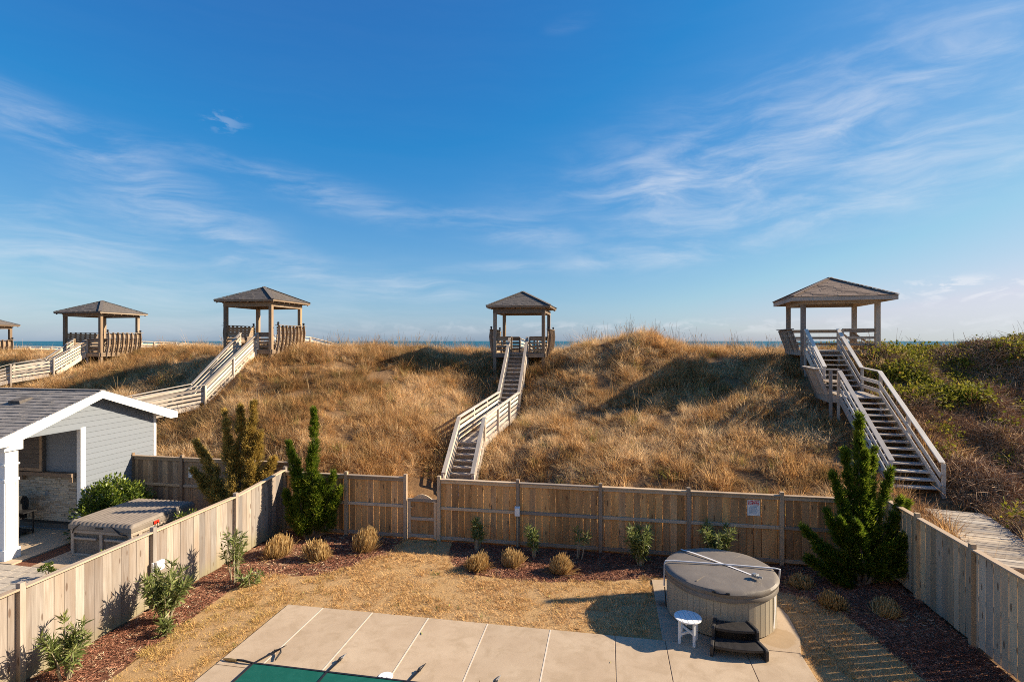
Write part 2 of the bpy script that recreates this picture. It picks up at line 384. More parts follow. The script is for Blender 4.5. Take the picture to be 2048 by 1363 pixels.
def mat_vinyl():
    m, T = new_mat('grey vinyl cover')
    v = T.n('ShaderNodeTexCoord').outputs['Object']
    a = T.n('ShaderNodeTexNoise', {'Vector': v, 'Scale': 3.5, 'Detail': 6.0, 'Roughness': 0.6, 'Distortion': 0.8}).outputs['Fac']
    b = T.n('ShaderNodeTexNoise', {'Vector': v, 'Scale': 90.0, 'Detail': 2.0}).outputs['Fac']
    c = T.mix(T.rng(a, 0.35, 0.7, 0, 1), (0.155, 0.132, 0.11), (0.185, 0.16, 0.133))
    finish(T, c, 0.5, T.math('ADD', T.math('MULTIPLY', a, 2.5), T.math('MULTIPLY', b, 0.12)), 0.25, 0.012, spec=0.35)
    return m
def mat_tubpanel():
    m, T = new_mat('taupe tub panel')
    v = T.n('ShaderNodeTexCoord').outputs['Object']; rnd = T.n('ShaderNodeObjectInfo').outputs['Random']
    a = T.n('ShaderNodeTexNoise', {'Vector': T.n('ShaderNodeMapping', {0: v, 'Scale': (14, 14, 1.5)}).outputs[0], 'Scale': 1.0, 'Detail': 4.0}).outputs['Fac']
    c = T.mix(T.rng(a, 0.3, 0.7, 0, 1), (0.315, 0.27, 0.20), (0.38, 0.33, 0.25))
    t = T.rng(rnd, 0, 1, 0.93, 1.07); c = T.mix(1.0, c, T.n('ShaderNodeCombineXYZ', {0: t, 1: t, 2: t}).outputs[0], 'MULTIPLY')
    finish(T, c, 0.6, spec=0.3)
    return m
def mat_stone():
    m, T = new_mat('ledger stone')
    v = T.n('ShaderNodeTexCoord').outputs['Object']; rnd = T.n('ShaderNodeObjectInfo').outputs['Random']
    c = T.ramp(rnd, [(0, (0.26, 0.21, 0.15)), (0.3, (0.40, 0.35, 0.27)), (0.6, (0.47, 0.43, 0.35)), (0.8, (0.36, 0.33, 0.29)), (1, (0.52, 0.46, 0.36))])
    n = T.n('ShaderNodeTexNoise', {'Vector': v, 'Scale': 22.0, 'Detail': 6.0, 'Roughness': 0.7}).outputs['Fac']
    c = T.mix(T.rng(n, 0.35, 0.75, 0, 0.5), c, (0.27, 0.21, 0.15)); finish(T, c, 0.85, n, 0.6, 0.02)
    return m
M_CONC, M_GROUND, M_MULCH, M_LAWN, M_SEA, M_COVER, M_VINYL, M_PANEL, M_STONE = mat_concrete(), mat_ground(), mat_mulch(), mat_lawn(), mat_sea(), mat_cover(), mat_vinyl(), mat_tubpanel(), mat_stone()
M_CREAM = plain('cream siding', (0.66, 0.56, 0.42), 0.7, 0.04)
M_GLASS = plain('dark window glass', (0.03, 0.035, 0.04), 0.08, 0.02, spec=0.5)
M_PAVER = plain('paver', (0.40, 0.35, 0.29), 0.85, 0.18, 16)
M_JOINT = plain('joint sealant', (0.60, 0.52, 0.43), 0.7, 0.08)
M_GROUT = plain('bedding sand', (0.20, 0.17, 0.14), 0.95, 0.2)
M_BROWNVINYL = plain('brown vinyl cover', (0.22, 0.185, 0.155), 0.5, 0.15, 6)
M_BROWNPANEL = plain('brown rock panel', (0.27, 0.215, 0.165), 0.75, 0.5, 26, bstr=0.8)
M_BROWNTRIM = plain('brown tub trim', (0.38, 0.31, 0.245), 0.55, 0.08)
DRY = [(0.0, (0.78, 0.57, 0.33)), (0.35, (0.64, 0.41, 0.185)), (0.6, (0.50, 0.275, 0.10)), (0.8, (0.29, 0.155, 0.07)), (1.0, (0.27, 0.26, 0.07))]
M_DUNE = leafy('dry dune grass', DRY, 0.42, 0.6, 0.2, True)
M_TURF = leafy('dormant turf', [(0.0, (0.72, 0.49, 0.25)), (0.5, (0.60, 0.37, 0.15)), (0.85, (0.47, 0.33, 0.11)), (1.0, (0.10, 0.17, 0.03))], 0.25, 0.7, 0.15, True)
M_OAT = leafy('sea oat stalks', [(0.0, (0.30, 0.20, 0.10)), (1.0, (0.42, 0.30, 0.16))], 0.2, 0.7, 0.2)
M_VINE = leafy('vine leaves', [(0.0, (0.07, 0.085, 0.012)), (0.5, (0.19, 0.19, 0.022)), (0.85, (0.37, 0.33, 0.045)), (1.0, (0.25, 0.13, 0.04))], 0.4, 0.7, 0.12)
M_TWIG = leafy('bare twigs', [(0.0, (0.20, 0.115, 0.065)), (0.6, (0.36, 0.22, 0.125)), (1.0, (0.54, 0.36, 0.21))], 0.0, 0.8, 0.2)
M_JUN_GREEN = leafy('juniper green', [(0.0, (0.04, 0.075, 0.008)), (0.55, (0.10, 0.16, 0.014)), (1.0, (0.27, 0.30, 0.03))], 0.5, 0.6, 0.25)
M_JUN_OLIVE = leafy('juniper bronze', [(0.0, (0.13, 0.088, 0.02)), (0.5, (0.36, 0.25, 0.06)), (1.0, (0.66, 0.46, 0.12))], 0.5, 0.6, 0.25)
M_OLEANDER = leafy('oleander leaves', [(0.0, (0.08, 0.11, 0.03)), (0.6, (0.17, 0.21, 0.06)), (1.0, (0.32, 0.33, 0.12))], 0.3, 0.42, 0.4)
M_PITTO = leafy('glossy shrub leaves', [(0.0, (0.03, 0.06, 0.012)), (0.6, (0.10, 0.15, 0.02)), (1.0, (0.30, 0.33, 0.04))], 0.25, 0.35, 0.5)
M_FALLEN = leafy('fallen leaves', [(0.0, (0.16, 0.09, 0.04)), (0.5, (0.36, 0.25, 0.10)), (0.8, (0.40, 0.38, 0.14)), (1.0, (0.26, 0.34, 0.10))], 0.2, 0.7, 0.2)
M_STRAW = leafy('clipped straw', [(0.0, (0.30, 0.17, 0.06)), (0.5, (0.46, 0.29, 0.11)), (1.0, (0.58, 0.42, 0.20))], 0.25, 0.7, 0.2)
M_CHIP = leafy('mulch chips', [(0.0, (0.14, 0.052, 0.032)), (0.5, (0.30, 0.135, 0.085)), (0.85, (0.40, 0.225, 0.14)), (1.0, (0.60, 0.46, 0.30))], 0.0, 0.9, 0.15, True)


# ------------------------------------------------------------------ terrain
def tps_fit(P, z):
    n = len(P); d = np.linalg.norm(P[:, None] - P[None], axis=2); K = np.where(d > 0, d * d * np.log(d + 1e-9), 0) + np.eye(n) * 0.6
    Q = np.c_[np.ones(n), P]; A = np.block([[K, Q], [Q.T, np.zeros((3, 3))]]); return np.linalg.solve(A, np.r_[z, 0, 0, 0])
CTRL = []
for px, py, Y in [  # dune crest, from left to right
        (-600, 721, 44), (-200, 715, 44), (0, 712, 44), (100, 707, 43), (230, 708, 41), (300, 704, 41), (420, 703, 36), (560, 706, 34.5), (640, 697, 32), (700, 700, 33), (770, 703, 34), (900, 705, 35), (980, 706, 35),
        (1120, 705, 34), (1160, 699, 32), (1205, 689, 30), (1260, 683, 29), (1320, 687, 29), (1370, 703, 31), (1450, 709, 31), (1550, 710, 30), (1640, 715, 27.5), (1700, 718, 29), (1800, 722, 28),
        (1850, 711, 26), (1900, 698, 24.5), (1950, 697, 24), (2048, 710, 23.5), (2250, 712, 24), (2700, 704, 25),
        # face of the dune
        (1200, 800, 24.5), (1260, 745, 27), (1100, 765, 28), (850, 765, 28.5), (750, 800, 25.5), (600, 765, 27), (541, 724, 29.6), (480, 730, 29),
        (330, 842, 26.2), (400, 806, 27), (250, 775, 30), (300, 740, 33), (150, 742, 35.5), (204, 730, 36), (60, 765, 34), (-60, 780, 34), (100, 830, 27),
        (500, 865, 21), (700, 885, 20), (860, 905, 20), (640, 930, 18.2), (1100, 905, 19.5), (1300, 905, 18.8), (1500, 905, 18), (1600, 885, 18.5), (1400, 805, 22.8), (1550, 785, 22.5), (1200, 870, 21),
        (1608, 757, 24), (1752, 709, 24), (1660, 842, 19.6), (1735, 862, 18.4), (1765, 790, 20.8), (1800, 722, 24.5), (1833, 995, 15.6), (1900, 800, 20), (1950, 750, 21.5), (1950, 850, 18.3), (1990, 940, 16), (2040, 700, 23.2), (1690, 800, 21.8), (1765, 935, 16.6), (1750, 830, 19.3), (1790, 925, 16.9),
        (2100, 800, 20), (2200, 900, 17)]:
    p = PY(px, py, Y); CTRL.append((p.x, p.y, p.z))
for X, Y, z in [(-1.85, 18.6, 0.35), (-1.75, 19.4, 0.65), (-1.55, 21, 1.6), (-0.9, 23.8, 1.9), (-0.2, 26.6, 2.1), (0.2, 29, 3.4), (0.4, 31, 4.1), (0.4, 33.5, 4.9)]:
    p = W3(X, Y, z); CTRL.append(tuple(p))
CTRL += [(-60, 15.5, 0.3), (-40, 15.5, 0.3), (-28, 15.6, 0.2), (-20, 15.7, 0.15), (-14, 15.9, 0.2), (-9, 15.5, 0.25), (-5, 15.5, 0.2), (-5, 16.6, 0.35), (0, 15.5, 0.5), (4, 15.5, 0.9), (7, 15.4, 1.2), (9, 14, 1.25), (8, 12.6, 1.15), (12, 13, 1.4), (18, 13, 2.0), (30, 14, 2.5), (50, 16, 2.8)]
for x in (-90, -60, -40, -20, 0, 20, 40, 60): CTRL += [(x, 44, 2.6), (x, 52, 0.6), (x, 62, -1.2)]
CTRL += [(-90, 24, 2.5), (-60, 24, 2.6), (-60, 34, 4.6), (-90, 34, 4.6), (50, 30, 5.2), (70, 30, 5.0)]
CTRL = np.array(CTRL); COEF = tps_fit(CTRL[:, :2], CTRL[:, 2])
_gx = np.linspace(-1, 1, 64); NZ = RNG.normal(size=(64, 64))
def vnoise(x, y, s):
    u, v = x / s, y / s; i, j = np.floor(u).astype(int), np.floor(v).astype(int); fu, fv = u - i, v - j
    fu, fv = fu * fu * (3 - 2 * fu), fv * fv * (3 - 2 * fv); g = lambda a, b: NZ[a % 64, b % 64]
    return (g(i, j) * (1 - fu) + g(i + 1, j) * fu) * (1 - fv) + (g(i, j + 1) * (1 - fu) + g(i + 1, j + 1) * fu) * fv
def terrain_z(x, y):
    x = np.atleast_1d(np.asarray(x, float)); y = np.atleast_1d(np.asarray(y, float)); sh = x.shape; x, y = x.ravel(), y.ravel()
    xc = np.clip(x, -88, 68); yc = np.clip(y, 12, 62); z = np.empty_like(x)
    for a in range(0, len(x), 20000):
        s = slice(a, a + 20000); d2 = (xc[s, None] - CTRL[None, :, 0]) ** 2 + (yc[s, None] - CTRL[None, :, 1]) ** 2
        z[s] = (0.5 * d2 * np.log(d2 + 1e-12)) @ COEF[:-3] + COEF[-3] + COEF[-2] * xc[s] + COEF[-1] * yc[s]
    sst = lambda t: np.clip(t, 0, 1) ** 2 * (3 - 2 * np.clip(t, 0, 1))
    z = z + (0.10 * vnoise(x, y, 2.3) + 0.05 * vnoise(x + 9, y, 0.9)) * sst((y - 15.5) / 2) * sst((45 - y) / 5)
    Xc, Yc = x * cs + y * sn, -x * sn + y * cs
    z = z + np.clip((Xc - (14.1 + (Yc - 18) * .52)) / 1.5, 0, 1) * (0.17 * vnoise(x + 2, y, 1.9) + 0.13 * vnoise(x, y + 4, .95)) * (y > 15.5)
    # level ground on the house side of the fences (the strip right of the yard is banked up to y = 12)
    edge = np.where(x > 7.12, 11.9, 15.25)
    z = np.where(y > edge, np.maximum(z, 0.0), z); z = np.where((y > 42), np.minimum(z, 3.0), z)
    z = np.where(y < edge, 0.0, z) - 0.06 * (y < edge + 0.001)
    z = np.where(y > 62, -1.2 - (y - 62) * 0.12, z)
    return np.maximum(z, -9.0).reshape(sh)
def ground(x, y): return float(terrain_z(x, y)[0])
def tag_structure(o): o['kind'] = 'structure'; return o
def make_terrain():
    xs = np.sort(np.r_[np.linspace(-300, -65, 16)[:-1], np.linspace(-65, 45, 330), np.linspace(45, 260, 16)[1:], 7.10, 7.14])
    ys = np.r_[np.linspace(-60, 10, 15)[:-1], np.linspace(10, 15.2, 16)[:-1], [15.24, 15.26], np.linspace(15.4, 46, 140), np.linspace(46, 130, 34)[1:]]
    X, Y = np.meshgrid(xs, ys); Z = terrain_z(X, Y); n, m = len(xs), len(ys)
    i = np.arange(n * m).reshape(m, n); f = np.stack([i[:-1, :-1], i[:-1, 1:], i[1:, 1:], i[1:, :-1]], -1).reshape(-1, 4)
    me = mesh('dune_ground', np.stack([X, Y, Z], -1).reshape(-1, 3), f); me.polygons.foreach_set('use_smooth', [True] * len(me.polygons))
    tag_structure(link('dune_ground', me, M_GROUND))
    s = MB().add([(-30000, 90, -4), (30000, 90, -4), (30000, 30000, -4), (-30000, 30000, -4)], [(0, 1, 2, 3)]).build('sea', M_SEA); tag_structure(s)
make_terrain()

# ------------------------------------------------------------------ yard surfaces
LAWN = [(-8.55, -2.3), (-8.5, 8.1), (-8.65, 9.8), (-8.75, 11.2), (-8.45, 12.0), (-7.7, 12.1), (-7.04, 12.25), (-6.5, 12.75), (-5.95, 13.8), (-5.85, 14.95), (-4.45, 14.95), (-4.35, 14.2), (-4.0, 13.45), (-3.4, 13.0), (-2.4, 12.85),
        (-1.4, 12.9), (0.0, 13.2), (1.03, 13.6), (3.0, 13.65), (4.2, 13.3), (4.95, 12.6), (5.1, 11.9), (5.2, 11.2), (5.4, 10.3), (5.5, 8), (5.5, -2.3)]
DX0, DX1, DY0, DY1, PX0, PYT = -6.98, 3.55, -2.4, 10.75, 1.05, 13.45
def inside(poly, x, y):
    r = np.zeros(x.shape, bool); n = len(poly)
    for i in range(n):
        (x1, y1), (x2, y2) = poly[i], poly[(i + 1) % n]
        with np.errstate(divide='ignore', invalid='ignore'):
            r ^= ((y1 > y) != (y2 > y)) & (x < (x2 - x1) * (y - y1) / (y2 - y1 + 1e-12) + x1)
    return r
PAD = [(PX0, DY1), (DX1, DY1), (3.72, 11.3), (3.78, 12.2), (3.6, 13.0), (3.2, PYT), (PX0, PYT)]
def on_concrete(x, y, g=0.0):
    return ((x > DX0 - g) & (x < DX1 + g) & (y < DY1 + g)) | (inside(PAD, x, y)) | ((x > PX0 - g) & (x < DX1 + g) & (y < PYT + g) & (y > DY1))
def make_yard():
    b = MB(); b.box(-9.86, 6.95, -2.4, 15.02, -0.2, 0.0); tag_structure(b.build('mulch_bed', M_MULCH))
    b = MB(); b.prism(LAWN, 'z', -0.1, 0.02); tag_structure(b.build('lawn', M_LAWN))
    deck = thing('pool_deck', None, None, (0, 0, 0)); tag_structure(deck)
    base = MB(); base.box(DX0 + 0.01, DX1 - 0.01, DY0, DY1 - 0.01, -0.15, 0.035); base.build('slab_bed', M_GROUT, deck)
    xs = [DX0, -6.13, -4.98, -3.72, -2.44, -1.14, 0.14, 1.1, 2.55, DX1]; g = 0.006
    for x0, x1 in zip(xs, xs[1:]):
        yy = [DY0, 6.2, DY1] if x0 > DX0 else [DY0, 6.2, 8.52, DY1]
        for y0, y1 in zip(yy, yy[1:]):
            s = MB(); s.box(x0 + g, x1 - g, y0 + g, y1 - g, -0.1, 0.05 + RNG.uniform(-0.002, 0.002)); s.build('slab', M_CONC, deck, bev=0.006)
    # sealed joints are filled pale
    for x in xs[1:6]:
        s = MB(); s.box(x - 0.012, x + 0.012, DY0, DY1 - 0.02, 0.03, 0.0545); s.build('joint_strip', M_JOINT, deck)
    s = MB(); s.prism([(x + (g if x == PX0 else 0), y + (g if y == DY1 else 0)) for x, y in PAD], 'z', -0.1, 0.05); s.build('slab', M_CONC, deck, bev=0.006)
    # skimmer lid
    c = GR(771, 1353, 0.05); t = thing('skimmer_lid', 'round white skimmer lid in the concrete beside the green pool cover', 'skimmer lid', (c.x, c.y, 0.05))
    m = MB(); m.lathe([(0.12, 0.0), (0.13, 0.004), (0.13, 0.010), (0.118, 0.014), (0.0001, 0.014)], 40); m.build('lid', M_TABLE, t, t.location)
    for k in range(2):
        a = MB(); a.box(-0.016, 0.016, -0.01, 0.01, 0.0141, 0.017); a.build('finger_hole', M_BLACK, t, Vector(t.location) + Vector((-0.05 + 0.09 * k, -0.045, 0)))
    # pool cover
    t = thing('pool_cover', 'dark green pool safety cover held down by black straps', 'pool cover', (-2, 6, 0.05))
    x0, x1, y0, y1, z = -6.30, 2.6, 2.5, 8.64, 0.066
    nx, ny = 40, 28; X, Y = np.meshgrid(np.linspace(x0, x1, nx), np.linspace(y0, y1, ny))
    Z = z + 0.004 * np.sin(X * 3.1) * np.cos(Y * 2.3) - 0.010 * (np.sin(X * 1.2 + Y * .7) ** 2) * np.clip((y1 - Y) / .6, 0, 1)
    i = np.arange(nx * ny).reshape(ny, nx); f = np.stack([i[:-1, :-1], i[:-1, 1:], i[1:, 1:], i[1:, :-1]], -1).reshape(-1, 4)
    link('cover_sheet', mesh('cover_sheet', np.stack([X, Y, Z], -1).reshape(-1, 3), f), M_COVER, t)
    e = MB(); e.box(x0 - 0.02, x1 + 0.02, y1 - 0.015, y1 + 0.02, z - 0.012, z + 0.009); e.box(x0 - 0.02, x0 + 0.015, y0, y1 - 0.015, z - 0.012, z + 0.009); e.build('hem', M_BLACK, t)
    for k, px in enumerate((668, 0, 834)):
        pass
    straps = [(-6.30, 8.64, (-6.12, 9.02)), (-4.86, 8.64, (-4.80, 8.98)), (-3.36, 8.64, (-3.27, 8.95)), (-1.95, 8.64, (-1.88, 8.86))]
    for k, (sx, sy, (ax, ay)) in enumerate(straps):
        if k: w = MB(); w.box(sx - 0.022, sx + 0.022, y0, y1 + 0.02, z + 0.007, z + 0.0115); w.build('webbing', M_BLACK, t)
        s = MB(); p0 = Vector((sx, sy, z + 0.004)); p1 = Vector((ax, ay, 0.075)); d = (p1 - p0).normalized(); n = Vector((-d.y, d.x, 0)) * 0.02
        s.add([p0 - n, p0 + n, p1 + n + Vector((0, 0, .02)), p1 - n + Vector((0, 0, .02)), p0 - n - Vector((0, 0, .006)), p0 + n - Vector((0, 0, .006)), p1 + n, p1 - n], [(0, 3, 2, 1), (4, 5, 6, 7), (0, 1, 5, 4), (1, 2, 6, 5), (2, 3, 7, 6), (3, 0, 4, 7)])
        so = s.build('strap', M_BLACK, t)
        c = MB(); n1 = n * 1.4; c.tube([p1 - d * .05 - n1 * .6 + Vector((0, 0, .02)), p1 + d * .05 - n1 * .6 + Vector((0, 0, .015))], .010, 6); c.tube([p1 - d * .05 + n1 * .6 + Vector((0, 0, .02)), p1 + d * .05 + n1 * .6 + Vector((0, 0, .015))], .010, 6)
        c.tube([p1 - n1 * .9, p1 + n1 * .9 + Vector((0, 0, .03))], .012, 6); c.build('buckle', M_BLACK, so)
        q = MB(); q.tube([p1 + d * .04, p1 + d * .16 + Vector((0, 0, .02)), p1 + d * .24 + n * 1.5 + Vector((0, 0, -.01))], [.012, .010, .005], 6); q.build('spring', M_GALV if k % 2 else M_BLACK, so)
    s = MB(); a = Vector((-6.30, 8.63, .075)); b = a + Vector((-.62, .02, .0)); s.tube([a, a.lerp(b, .35) + Vector((0, 0, .02)), a.lerp(b, .6) + Vector((0, .02, 0))], [.018, .02, .02], 6); so = s.build('strap', M_BLACK, t)
    q = MB(); q.tube([a.lerp(b, .56), a.lerp(b, .8), a.lerp(b, 1.0)], [.022, .03, .012], 8); q.build('spring', M_BRASS, so)
    s = MB(); a = Vector((-6.13, 8.98, .08)); s.tube([a, a + Vector((.1, .06, .05)), a + Vector((.16, -.02, .04)), a + Vector((.17, -.2, 0))], [.016, .02, .018, .014], 6); s.build('strap', M_BLACK, t)
make_yard()


# ------------------------------------------------------------------ fences
def fence(name, label, a, b, post_at, top, mat, rails=True, side=-1, pick=0.197, gapmax=0.011, post_mat=None, cap=True, base=0.0, prow=0.09, zfun=None):
    """board fence from a to b (x,y). post_at: distances along it. side: which side (right-hand normal sign) shows rails"""
    a, b = Vector((*a, 0)), Vector((*b, 0)); d = (b - a).normalized(); n = Vector((d.y, -d.x, 0)); L = (b - a).length; pm = post_mat or mat
    t = thing(name, label, 'fence', (a + b) / 2)
    tf = zfun or (lambda q: top)
    off = n * (0.03 * -side)                     # pickets sit behind the frame
    s = 0.0; i = 0
    while s < L - 0.05:
        w = min(pick * random.uniform(0.93, 1.04), L - s); gap = random.choice((0.004, gapmax * 0.5, gapmax * 0.8, gapmax, gapmax))
        p = a + d * (s + w / 2) + off; z0 = base + random.uniform(0.0, 0.03)
        w_ = round((w - gap) / 0.004) * 0.004
        lean = d * random.uniform(-0.006, 0.006) + n * random.uniform(-0.004, 0.004)
        beam('picket', p + Vector((0, 0, z0)), p + lean + Vector((0, 0, round(tf(s + w / 2) - 0.035, 2))), w_, 0.018, mat, t, up=n)
        s += w; i += 1
    pts = [0.0] + list(post_at) + [L]; pts = sorted(set(round(q, 3) for q in pts))
    for q in post_at:
        p = a + d * q + n * (0.018 * side if not rails else 0.02 * side)
        beam('post', p + Vector((0, 0, base - 0.2)), p + Vector((0, 0, tf(q) + prow)), 0.098, 0.098, pm, t, up=n)
    for q0, q1 in zip(pts, pts[1:]):
        if q1 - q0 < 0.15: continue
        i0 = 0.052 if q0 in [round(k, 3) for k in post_at] else 0; i1 = 0.052 if q1 in [round(k, 3) for k in post_at] else 0
        A, B = a + d * (q0 + i0), a + d * (q1 - i1)
        if cap: beam('cap_rail', A + Vector((0, 0, tf(q0) - 0.016)), B + Vector((0, 0, tf(q1) - 0.016)), 0.135, 0.034, W_RAIL, t)
        ro = n * (0.012 * side)
        if rails:
            beam('rail', A + n * (0.0 + 0.005 * side) + Vector((0, 0, top - 0.082)), B + n * (0.005 * side) + Vector((0, 0, top - 0.082)), 0.04, 0.09, W_RAIL, t)
            beam('rail', A + n * (0.005 * side) + Vector((0, 0, base + (top - base) * 0.53)), B + n * (0.005 * side) + Vector((0, 0, base + (top - base) * 0.53)), 0.05, 0.085, W_RAIL, t)
            beam('rail', A + n * (0.005 * side) + Vector((0, 0, base + 0.10)), B + n * (0.005 * side) + Vector((0, 0, base + 0.10)), 0.04, 0.09, W_RAIL, t)
        else:
            for zz in (top - 0.2, base + 0.95, base + 0.2):
                bo = n * (-0.066 * side)
                beam('rail', A + bo + Vector((0, 0, zz)), B + bo + Vector((0, 0, zz)), 0.04, 0.09, mat, t)
    return t
FY, FXL, FXR, FT = 15.05, -9.9, 6.97, 1.83
bp = [x_on(p, FY) for p in (693, 812, 878, 1036, 1201, 1377, 1563)]
fence('wooden_fence', 'brown board fence between the corner juniper and the low gate', (FXL + 0.05, FY), (bp[1], FY), [bp[0] - FXL - 0.05, bp[1] - FXL - 0.06], FT, W_BACK, True, 1, gapmax=0.016, post_mat=W_RAIL)
fence('wooden_fence', 'long brown board fence with a red and white sign, right of the low gate', (bp[2], FY), (FXR - 0.05, FY), [0.01] + [q - bp[2] for q in bp[3:]], FT, W_BACK, True, 1, gapmax=0.019, post_mat=W_RAIL)
lp = [y_on(p, FXL) for p in (40, 305, 470)]
fence('wooden_fence', 'sunlit bleached board fence along the mulch bed beside the neighbouring patio', (FXL, 2.6), (FXL, FY + 0.02), [2.2] + [q - 2.6 for q in lp] + [FY - 2.6], 1.67, W_LEFT, False, 1, gapmax=0.006, zfun=lambda q: 1.67 + 0.03 * min(1, max(0, (q - 5) / 5)) + 0.19 * min(1, max(0, (q - 10.22) / 2.2)))
rp = [y_on(p, FXR) for p in (1837, 1948)]
fence('wooden_fence', 'pale board fence in shade behind the dark mulch, below the boardwalk', (FXR, FY + 0.02), (FXR, 3.0), [0.06] + [FY - q for q in rp] + [FY - 9.75, FY - 7.4, FY - 5.0], 1.865, W_RIGHT, False, 1, gapmax=0.024)
fence('wooden_fence', 'old dark board fence with a white notice behind the bronze juniper', (-15.93, 15.55), (-9.97, 15.55), [0.03, 1.95, 3.93, 5.9], 2.0, W_NEIGH, True, 1, gapmax=0.008)
fence('wooden_fence', 'short board fence running under the end of the boardwalk', (7.1, 12.25), (12.0, 12.25), [2.4, 4.7], 1.36, W_BACK, True, 1, prow=0.0)
def gate():
    x0, x1 = bp[1] + 0.06, bp[2] - 0.06; t = thing('garden_gate', 'low wooden gate with an arched crest on its top rail', 'gate', ((x0 + x1) / 2, FY, 0))
    top = 1.17; n = 4; w = (x1 - x0 - 0.18) / n
    for i in range(n): p = Vector((x0 + 0.09 + (i + .5) * w, FY + 0.03, 0)); beam('picket', p + Vector((0, 0, 0.08)), p + Vector((0, 0, top - 0.02)), w - 0.004, 0.018, W_BACK, t, up=(0, 1, 0))
    for x in (x0 + 0.05, x1 - 0.05): beam('stile', (x, FY - 0.005, 0.05), (x, FY - 0.005, top - .045), 0.09, 0.045, W_RAIL, t, up=(0, 1, 0))
    for z, h in ((top, 0.09), (0.62, 0.085), (0.12, 0.09)): beam('gate_rail', (x0 + (.005 if z == top else .097), FY - 0.006, z), (x1 - (.005 if z == top else .097), FY - 0.006, z), 0.05, h, W_RAIL, t)
    xc = (x0 + x1) / 2; pr = [(xc - .3, top + .047)] + [(xc + .3, top + .047), (xc + .26, top + .075), (xc + .17, top + .13), (xc + .08, top + .165), (xc, top + .175), (xc - .08, top + .165), (xc - .17, top + .13), (xc - .26, top + .075)]
    m = MB(); m.prism(pr, 'y', FY - .025, FY + .015); m.build('crest', W_RAIL, t)
    m = MB(); m.box(-.05, .05, -.012, 0, -.012, .012); m.build('latch', M_GALV, t, (x1 - .1, FY - .03, top - .02))
    for z in (.2, .95): m = MB(); m.box(0, .14, -.006, 0, -.015, .015); m.build('hinge', M_GALV, t, (x0 + .01, FY - .034, z))
gate()


# ------------------------------------------------------------------ walkways over the dune
def walkway(name, label, nodes, kinds, width, hs=(0.16, 0.36, 0.56, 0.76), riser=False, mat=None, drop=0.9, cap=True, skip=(), group=None, tr_h=0.045, bh=0.12, rail_h=0.93, rail_mat=None):
    """nodes: centre-line points at tread level; kinds per segment: number of steps, or 0 for a plank deck / ramp"""
    mat = mat or W_DECK; rmat = rail_mat or mat; P = [Vector(p) for p in nodes]; t = thing(name, label, 'beach stairs' if any(kinds) else 'boardwalk', P[0], group)
    D = [Vector((b.x - a.x, b.y - a.y, 0)).normalized() for a, b in zip(P, P[1:])]
    def side(i, s):
        n0 = Vector((D[max(i - 1, 0)].y, -D[max(i - 1, 0)].x, 0)); n1 = Vector((D[min(i, len(D) - 1)].y, -D[min(i, len(D) - 1)].x, 0))
        b = (n0 + n1).normalized(); return P[i] + b * (s * width / 2 / max(0.5, b.dot(n0)))
    for i, k in enumerate(kinds):
        a, b, d = P[i], P[i + 1], D[i]; n = Vector((d.y, -d.x, 0)); L = Vector((b.x - a.x, b.y - a.y, 0)).length
        if k:
            lo, hi = (a, b) if b.z > a.z else (b, a); dd = d if b.z > a.z else -d
            run, rise = L / k, (hi.z - lo.z) / k
            for j in range(k):
                c = lo + dd * (run * (j + 0.5)) + Vector((0, 0, rise * (j + 1) - tr_h / 2 if j < k else 0)); c.z = lo.z + rise * (j + 1) - tr_h / 2
                if j == k - 1 and False: continue
                beam('tread', c - n * (width / 2 - 0.03), c + n * (width / 2 - 0.03), run + 0.02, tr_h, mat, t)
                if riser: c2 = lo + dd * (run * j + 0.012) + Vector((0, 0, 0)); c2.z = lo.z + rise * (j + 0.5) - tr_h / 2; beam('riser', c2 - n * (width / 2 - 0.035), c2 + n * (width / 2 - 0.035), 0.018, rise - tr_h - 0.004, W_GAZ, t)
            for s in (-1, 1):
                o = n * (s * (width / 2 - 0.015)); beam('stringer', lo + o + Vector((0, 0, -0.06)) , hi + o + Vector((0, 0, -0.06)), 0.042, 0.26, mat, t)
        else:
            m = max(2, int(L / 0.15)); w = L / m
            for j in range(m): c = a.lerp(b, (j + 0.5) / m) - Vector((0, 0, 0.02)); beam('plank', c - n * (width / 2 - 0.03), c + n * (width / 2 - 0.03), w - 0.008, 0.038, mat, t)
            for s in (-1, 1): o = n * (s * (width / 2 - 0.02)); beam('joist', a + o + Vector((0, 0, -0.14)), b + o + Vector((0, 0, -0.14)), 0.04, 0.19, mat, t)
        for s in (-1, 1):
            if (i, s) in skip: continue
            A, B = side(i, s), side(i + 1, s); q = (B - A); np_ = max(1, round(Vector((q.x, q.y, 0)).length / 1.9))
            for j in range(np_ + 1):
                if j == np_ and i + 1 < len(kinds) and (i + 1, s) not in skip: continue
                p = A.lerp(B, j / np_); g = max(p.z - drop, ground(p.x, p.y) - 0.15) if drop < 3 else ground(p.x, p.y) - 0.2
                beam('rail_post', (p.x, p.y, min(g, p.z - 0.1)), (p.x, p.y, p.z + rail_h - 0.02), 0.088, 0.088, mat, t, up=(n.x, n.y, 0))
            o = n * (-s * 0.062)
            for h in hs: beam('rail_board', A + o + Vector((0, 0, h)), B + o + Vector((0, 0, h)), 0.034, bh, rmat, t)
            if cap: beam('hand_rail', A - n * (s * .03) + Vector((0, 0, rail_h)), B - n * (s * .03) + Vector((0, 0, rail_h)), 0.15, 0.036, rmat, t)
    return t
H5 = (0.14, 0.33, 0.52, 0.72)
CEN = [W3(-1.88, 18.5, 0.35), W3(-1.60, 21.0, 1.94), W3(-0.17, 26.5, 2.40), W3(0.37, 31.0, 5.18)]
